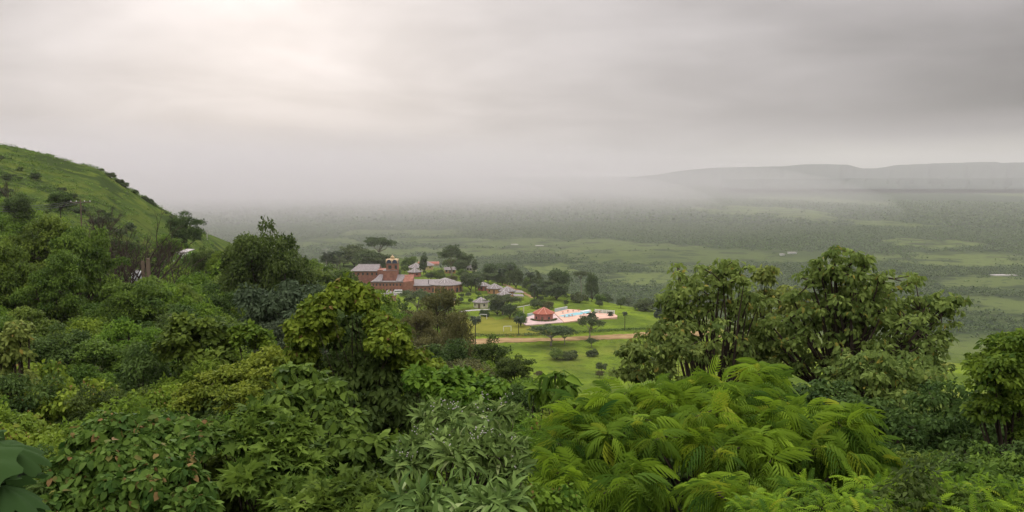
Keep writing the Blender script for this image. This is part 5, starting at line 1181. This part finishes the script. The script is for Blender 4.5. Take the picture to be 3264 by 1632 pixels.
# ------------------------------------------------------------------ trees on the left slope
MT = [
 ('mid_round', 835, 718, 235, 285, 72, 'big round topped tree rising above the left slope against the mist'),
 ('mid_round', 770, 770, 130, 170, 74, 'left shoulder crown beside the big round topped tree'),
 ('mid_round', 930, 800, 150, 190, 78, 'darker crown leaning right of the big round topped tree'),
 ('mid_dull', 905, 880, 240, 250, 34, 'grey green tree with large hanging leaves left of the vine mound'),
 ('mid_dull', 880, 1010, 150, 150, 30, 'lower grey green tree with large leaves under the bigger one'),
 ('mid_round', 592, 684, 112, 92, 205, 'dark conical tree at the foot of the grassy hill against the mist'),
 ('mid_round', 535, 840, 60, 50, 150, 'dark small tree directly in front of the left wall of the hidden house'),
 ('mid_bright', 605, 815, 70, 70, 150, 'leafy tree covering the right wall of the hidden house'),
 ('mid_bright', 535, 745, 100, 66, 150, 'light green tree above the half hidden white house'),
 ('mid_layer', 255, 700, 190, 260, 62, 'tall dark tree with layered branches left of the leafless trees'),
 ('mid_layer', 120, 690, 210, 220, 70, 'broad layered tree on the left below the wires'),
 ('mid_layer', 30, 770, 200, 260, 52, 'layered tree cut by the left edge'),
 ('mid_layer', 170, 800, 200, 220, 50, 'green layered tree in front of the broad one on the left'),
 ('mid_round', 190, 610, 70, 50, 150, 'small dark round tree below the utility pole on the hill'),
 ('mid_round', 60, 620, 110, 70, 140, 'dark tree clump under the wires at the left edge'),
 ('mid_layer', 430, 880, 200, 200, 48, 'yellowish layered tree in front of the wooden posts'),
 ('mid_round', 650, 790, 90, 90, 120, 'dark tree right of the half hidden house'),
 ('mid_bright', 700, 800, 90, 80, 110, 'bright tree left below the big round topped tree'),
 ('mid_layer', 600, 900, 150, 150, 60, 'green tree in the hollow below the white house'),
 ('mid_round', 700, 920, 150, 160, 55, 'dark tree in the hollow left of the grey green tree'),
 ('mid_brown', 1462, 1000, 140, 160, 58, 'dense brown olive conical tree at the left end of the bright field'),
 ('mid_brown', 1390, 935, 150, 180, 75, 'brownish tree behind and left of the dense olive cone'),
 ('mid_round', 1570, 1085, 130, 110, 52, 'dark small leaved tree right below the olive cone'),
 ('mid_round', 1640, 1135, 110, 80, 46, 'low dark tree at the lower left corner of the bright field'),
 ('mid_round', 1060, 850, 140, 130, 150, 'dark tree left in front of the church wing'),
 ('mid_round', 1130, 885, 120, 110, 140, 'dark tree between the church wing and the pink round house'),
 ('mid_bright', 990, 830, 120, 80, 230, 'greenish crown on the slope left of the church'),
 ('mid_layer', 1180, 925, 100, 70, 120, 'leafy crown just below the pink round house'),
 ('mid_brown', 1330, 1000, 120, 120, 62, 'olive brown crown under the pale trunk tree of the village'),
]
for a in MT: tree_at(a[0], a[1], a[2], a[3], a[4], a[5], a[6], name={'mid_layer': 'layered_tree', 'mid_dull': 'large_leaved_tree'}.get(a[0], 'broadleaf_tree'))

# the tangle that covers the slope, row behind row
LIM = {6.5: [(-300, 1500), (3500, 1520)], 13: [(-300, 1290), (300, 1300), (700, 1290), (1000, 1260), (1400, 1260), (1700, 1290), (2200, 1360), (2800, 1400), (3500, 1300)],
       26: [(-300, 1080), (100, 1090), (500, 1090), (900, 1130), (1300, 1160), (1500, 1190), (1700, 1250), (2000, 1290), (3500, 1260)],
       60: [(-300, 860), (200, 890), (500, 900), (800, 930), (1000, 930), (1200, 1000), (1400, 1050), (1600, 1160), (1800, 1230), (2100, 1250), (3500, 1250)],
       150: [(-300, 640), (0, 615), (200, 690), (350, 755), (500, 790), (650, 775), (800, 780), (950, 830), (1100, 880), (1250, 940), (1400, 1010), (1500, 1100), (1700, 1240), (3500, 1300)]}
LY = sorted(LIM)
def lim(px, Y):
    v = [np.interp(px, [a for a, b in LIM[y]], [b for a, b in LIM[y]]) for y in LY]; return float(np.interp(math.log(Y), [math.log(y) for y in LY], v))
KN = {'near_ovate': ('leafy_shrub', 'mid green broad leaved shrub'), 'near_small': ('leafy_shrub', 'bright small leaved shrub'), 'near_yellow': ('leafy_shrub', 'yellow green small leaved shrub'),
      'near_vine': ('vine_heap', 'heap of hanging bright vines'), 'near_deep': ('leafy_shrub', 'dark narrow leaved shrub'), 'near_lobed': ('lobed_leaf_shrub', 'shrub with jagged lobed leaves'),
      'mid_layer': ('layered_tree', 'layered green tree'), 'mid_round': ('broadleaf_tree', 'dark rounded tree'), 'mid_bright': ('broadleaf_tree', 'bright green rounded tree'), 'mid_brown': ('broadleaf_tree', 'brownish rounded tree'), 'mid_dull': ('large_leaved_tree', 'grey green large leaved tree')}
def where(px, Y):
    if Y < 12: b = 'close up'
    elif Y < 30: b = 'farther down'
    else: b = 'far down the slope'
    for lim_, s in ((330, 'below the wires and layered trees'), (700, 'below the leafless trees and white house'), (1000, 'below the big round topped tree'), (1420, 'beside the vine mound'), (1800, 'between the vine mound and the feathery shrub'), (2500, 'behind the feathery shrub'), (9999, 'under the right olive tree')):
        if px < lim_: return b + ', ' + s
rr = random.Random(4)
for Y in (6.5, 8.5, 11, 14, 18, 23, 30, 39, 50, 65, 85, 110, 140):
    wd = 0.55 + 0.068 * Y; step = wd * FS / Y * .6; px = -150 + rr.uniform(0, step)
    while px < 3420:
        yy = Y * rr.uniform(.93, 1.07); pt = lim(px, yy) + rr.uniform(-12, 45) * (1 if Y < 40 else .8)
        p = at(px, pt, yy); g = gz(p.x, p.y); hgt = p.z - g; ww = wd * rr.uniform(.8, 1.25)
        skip = (px > 1750 and Y >= 30) or (px > 1560 and Y > 60) or (1880 < px < 2750 and Y < 11) or (1300 < px < 1650 and Y < 8) or (px > 1350 and Y > 100) or (940 < px < 1320 and 9 < Y < 16) or (380 < px < 560 and 80 < Y < 130)
        if not skip and hgt > ww * .35:
            if Y < 25:
                kd = rr.choice(['near_ovate', 'near_small', 'near_small', 'near_vine', 'near_deep', 'near_lobed'] if Y < 12 else ['near_ovate', 'near_small', 'near_yellow', 'near_small', 'near_vine', 'near_deep'])
                if px > 2700: kd = rr.choice(['near_deep', 'near_ovate'])
            else: kd = rr.choice(['mid_layer', 'mid_layer', 'mid_round', 'mid_bright', 'mid_layer', 'near_small', 'mid_bright'])
            if Y >= 25 and px > 1250: kd = rr.choice(['mid_round', 'mid_brown', 'mid_bright'])
            nm, lb = KN[kd]; lab = lb + ' ' + where(px, Y)
            plant(kd, p.x, p.y, p.z, ww, min(hgt * .95, ww * rr.uniform(.75, 1.0)), nm, lab, 'shrub' if kd.startswith('near') else 'tree', lab)
        px += step * rr.uniform(.8, 1.2)
# leaf litter and herbs that close the gaps near the ground
def undergrowth():
    rng = np.random.default_rng(9); n = 5200; D = 3.2 * (70 / 3.2) ** rng.random(n); A = rng.uniform(R(-36), R(36), n)
    X = D * np.sin(A); Y = D * np.cos(A); Z = np.array([gz(a, b) for a, b in zip(X, Y)]); r = .18 + .018 * D
    V, F, t = clump_leaves(rng, np.stack([X, Y, Z + r * .7], 1), r * rng.uniform(.7, 1.5, n), 16, OV, .11, flat=1.0)
    tag(link('undergrowth', mesh_np('undergrowth', V, F, t, [L['green']])), label='low herbs and creepers covering the near slope between the shrubs', kind='stuff')
undergrowth()
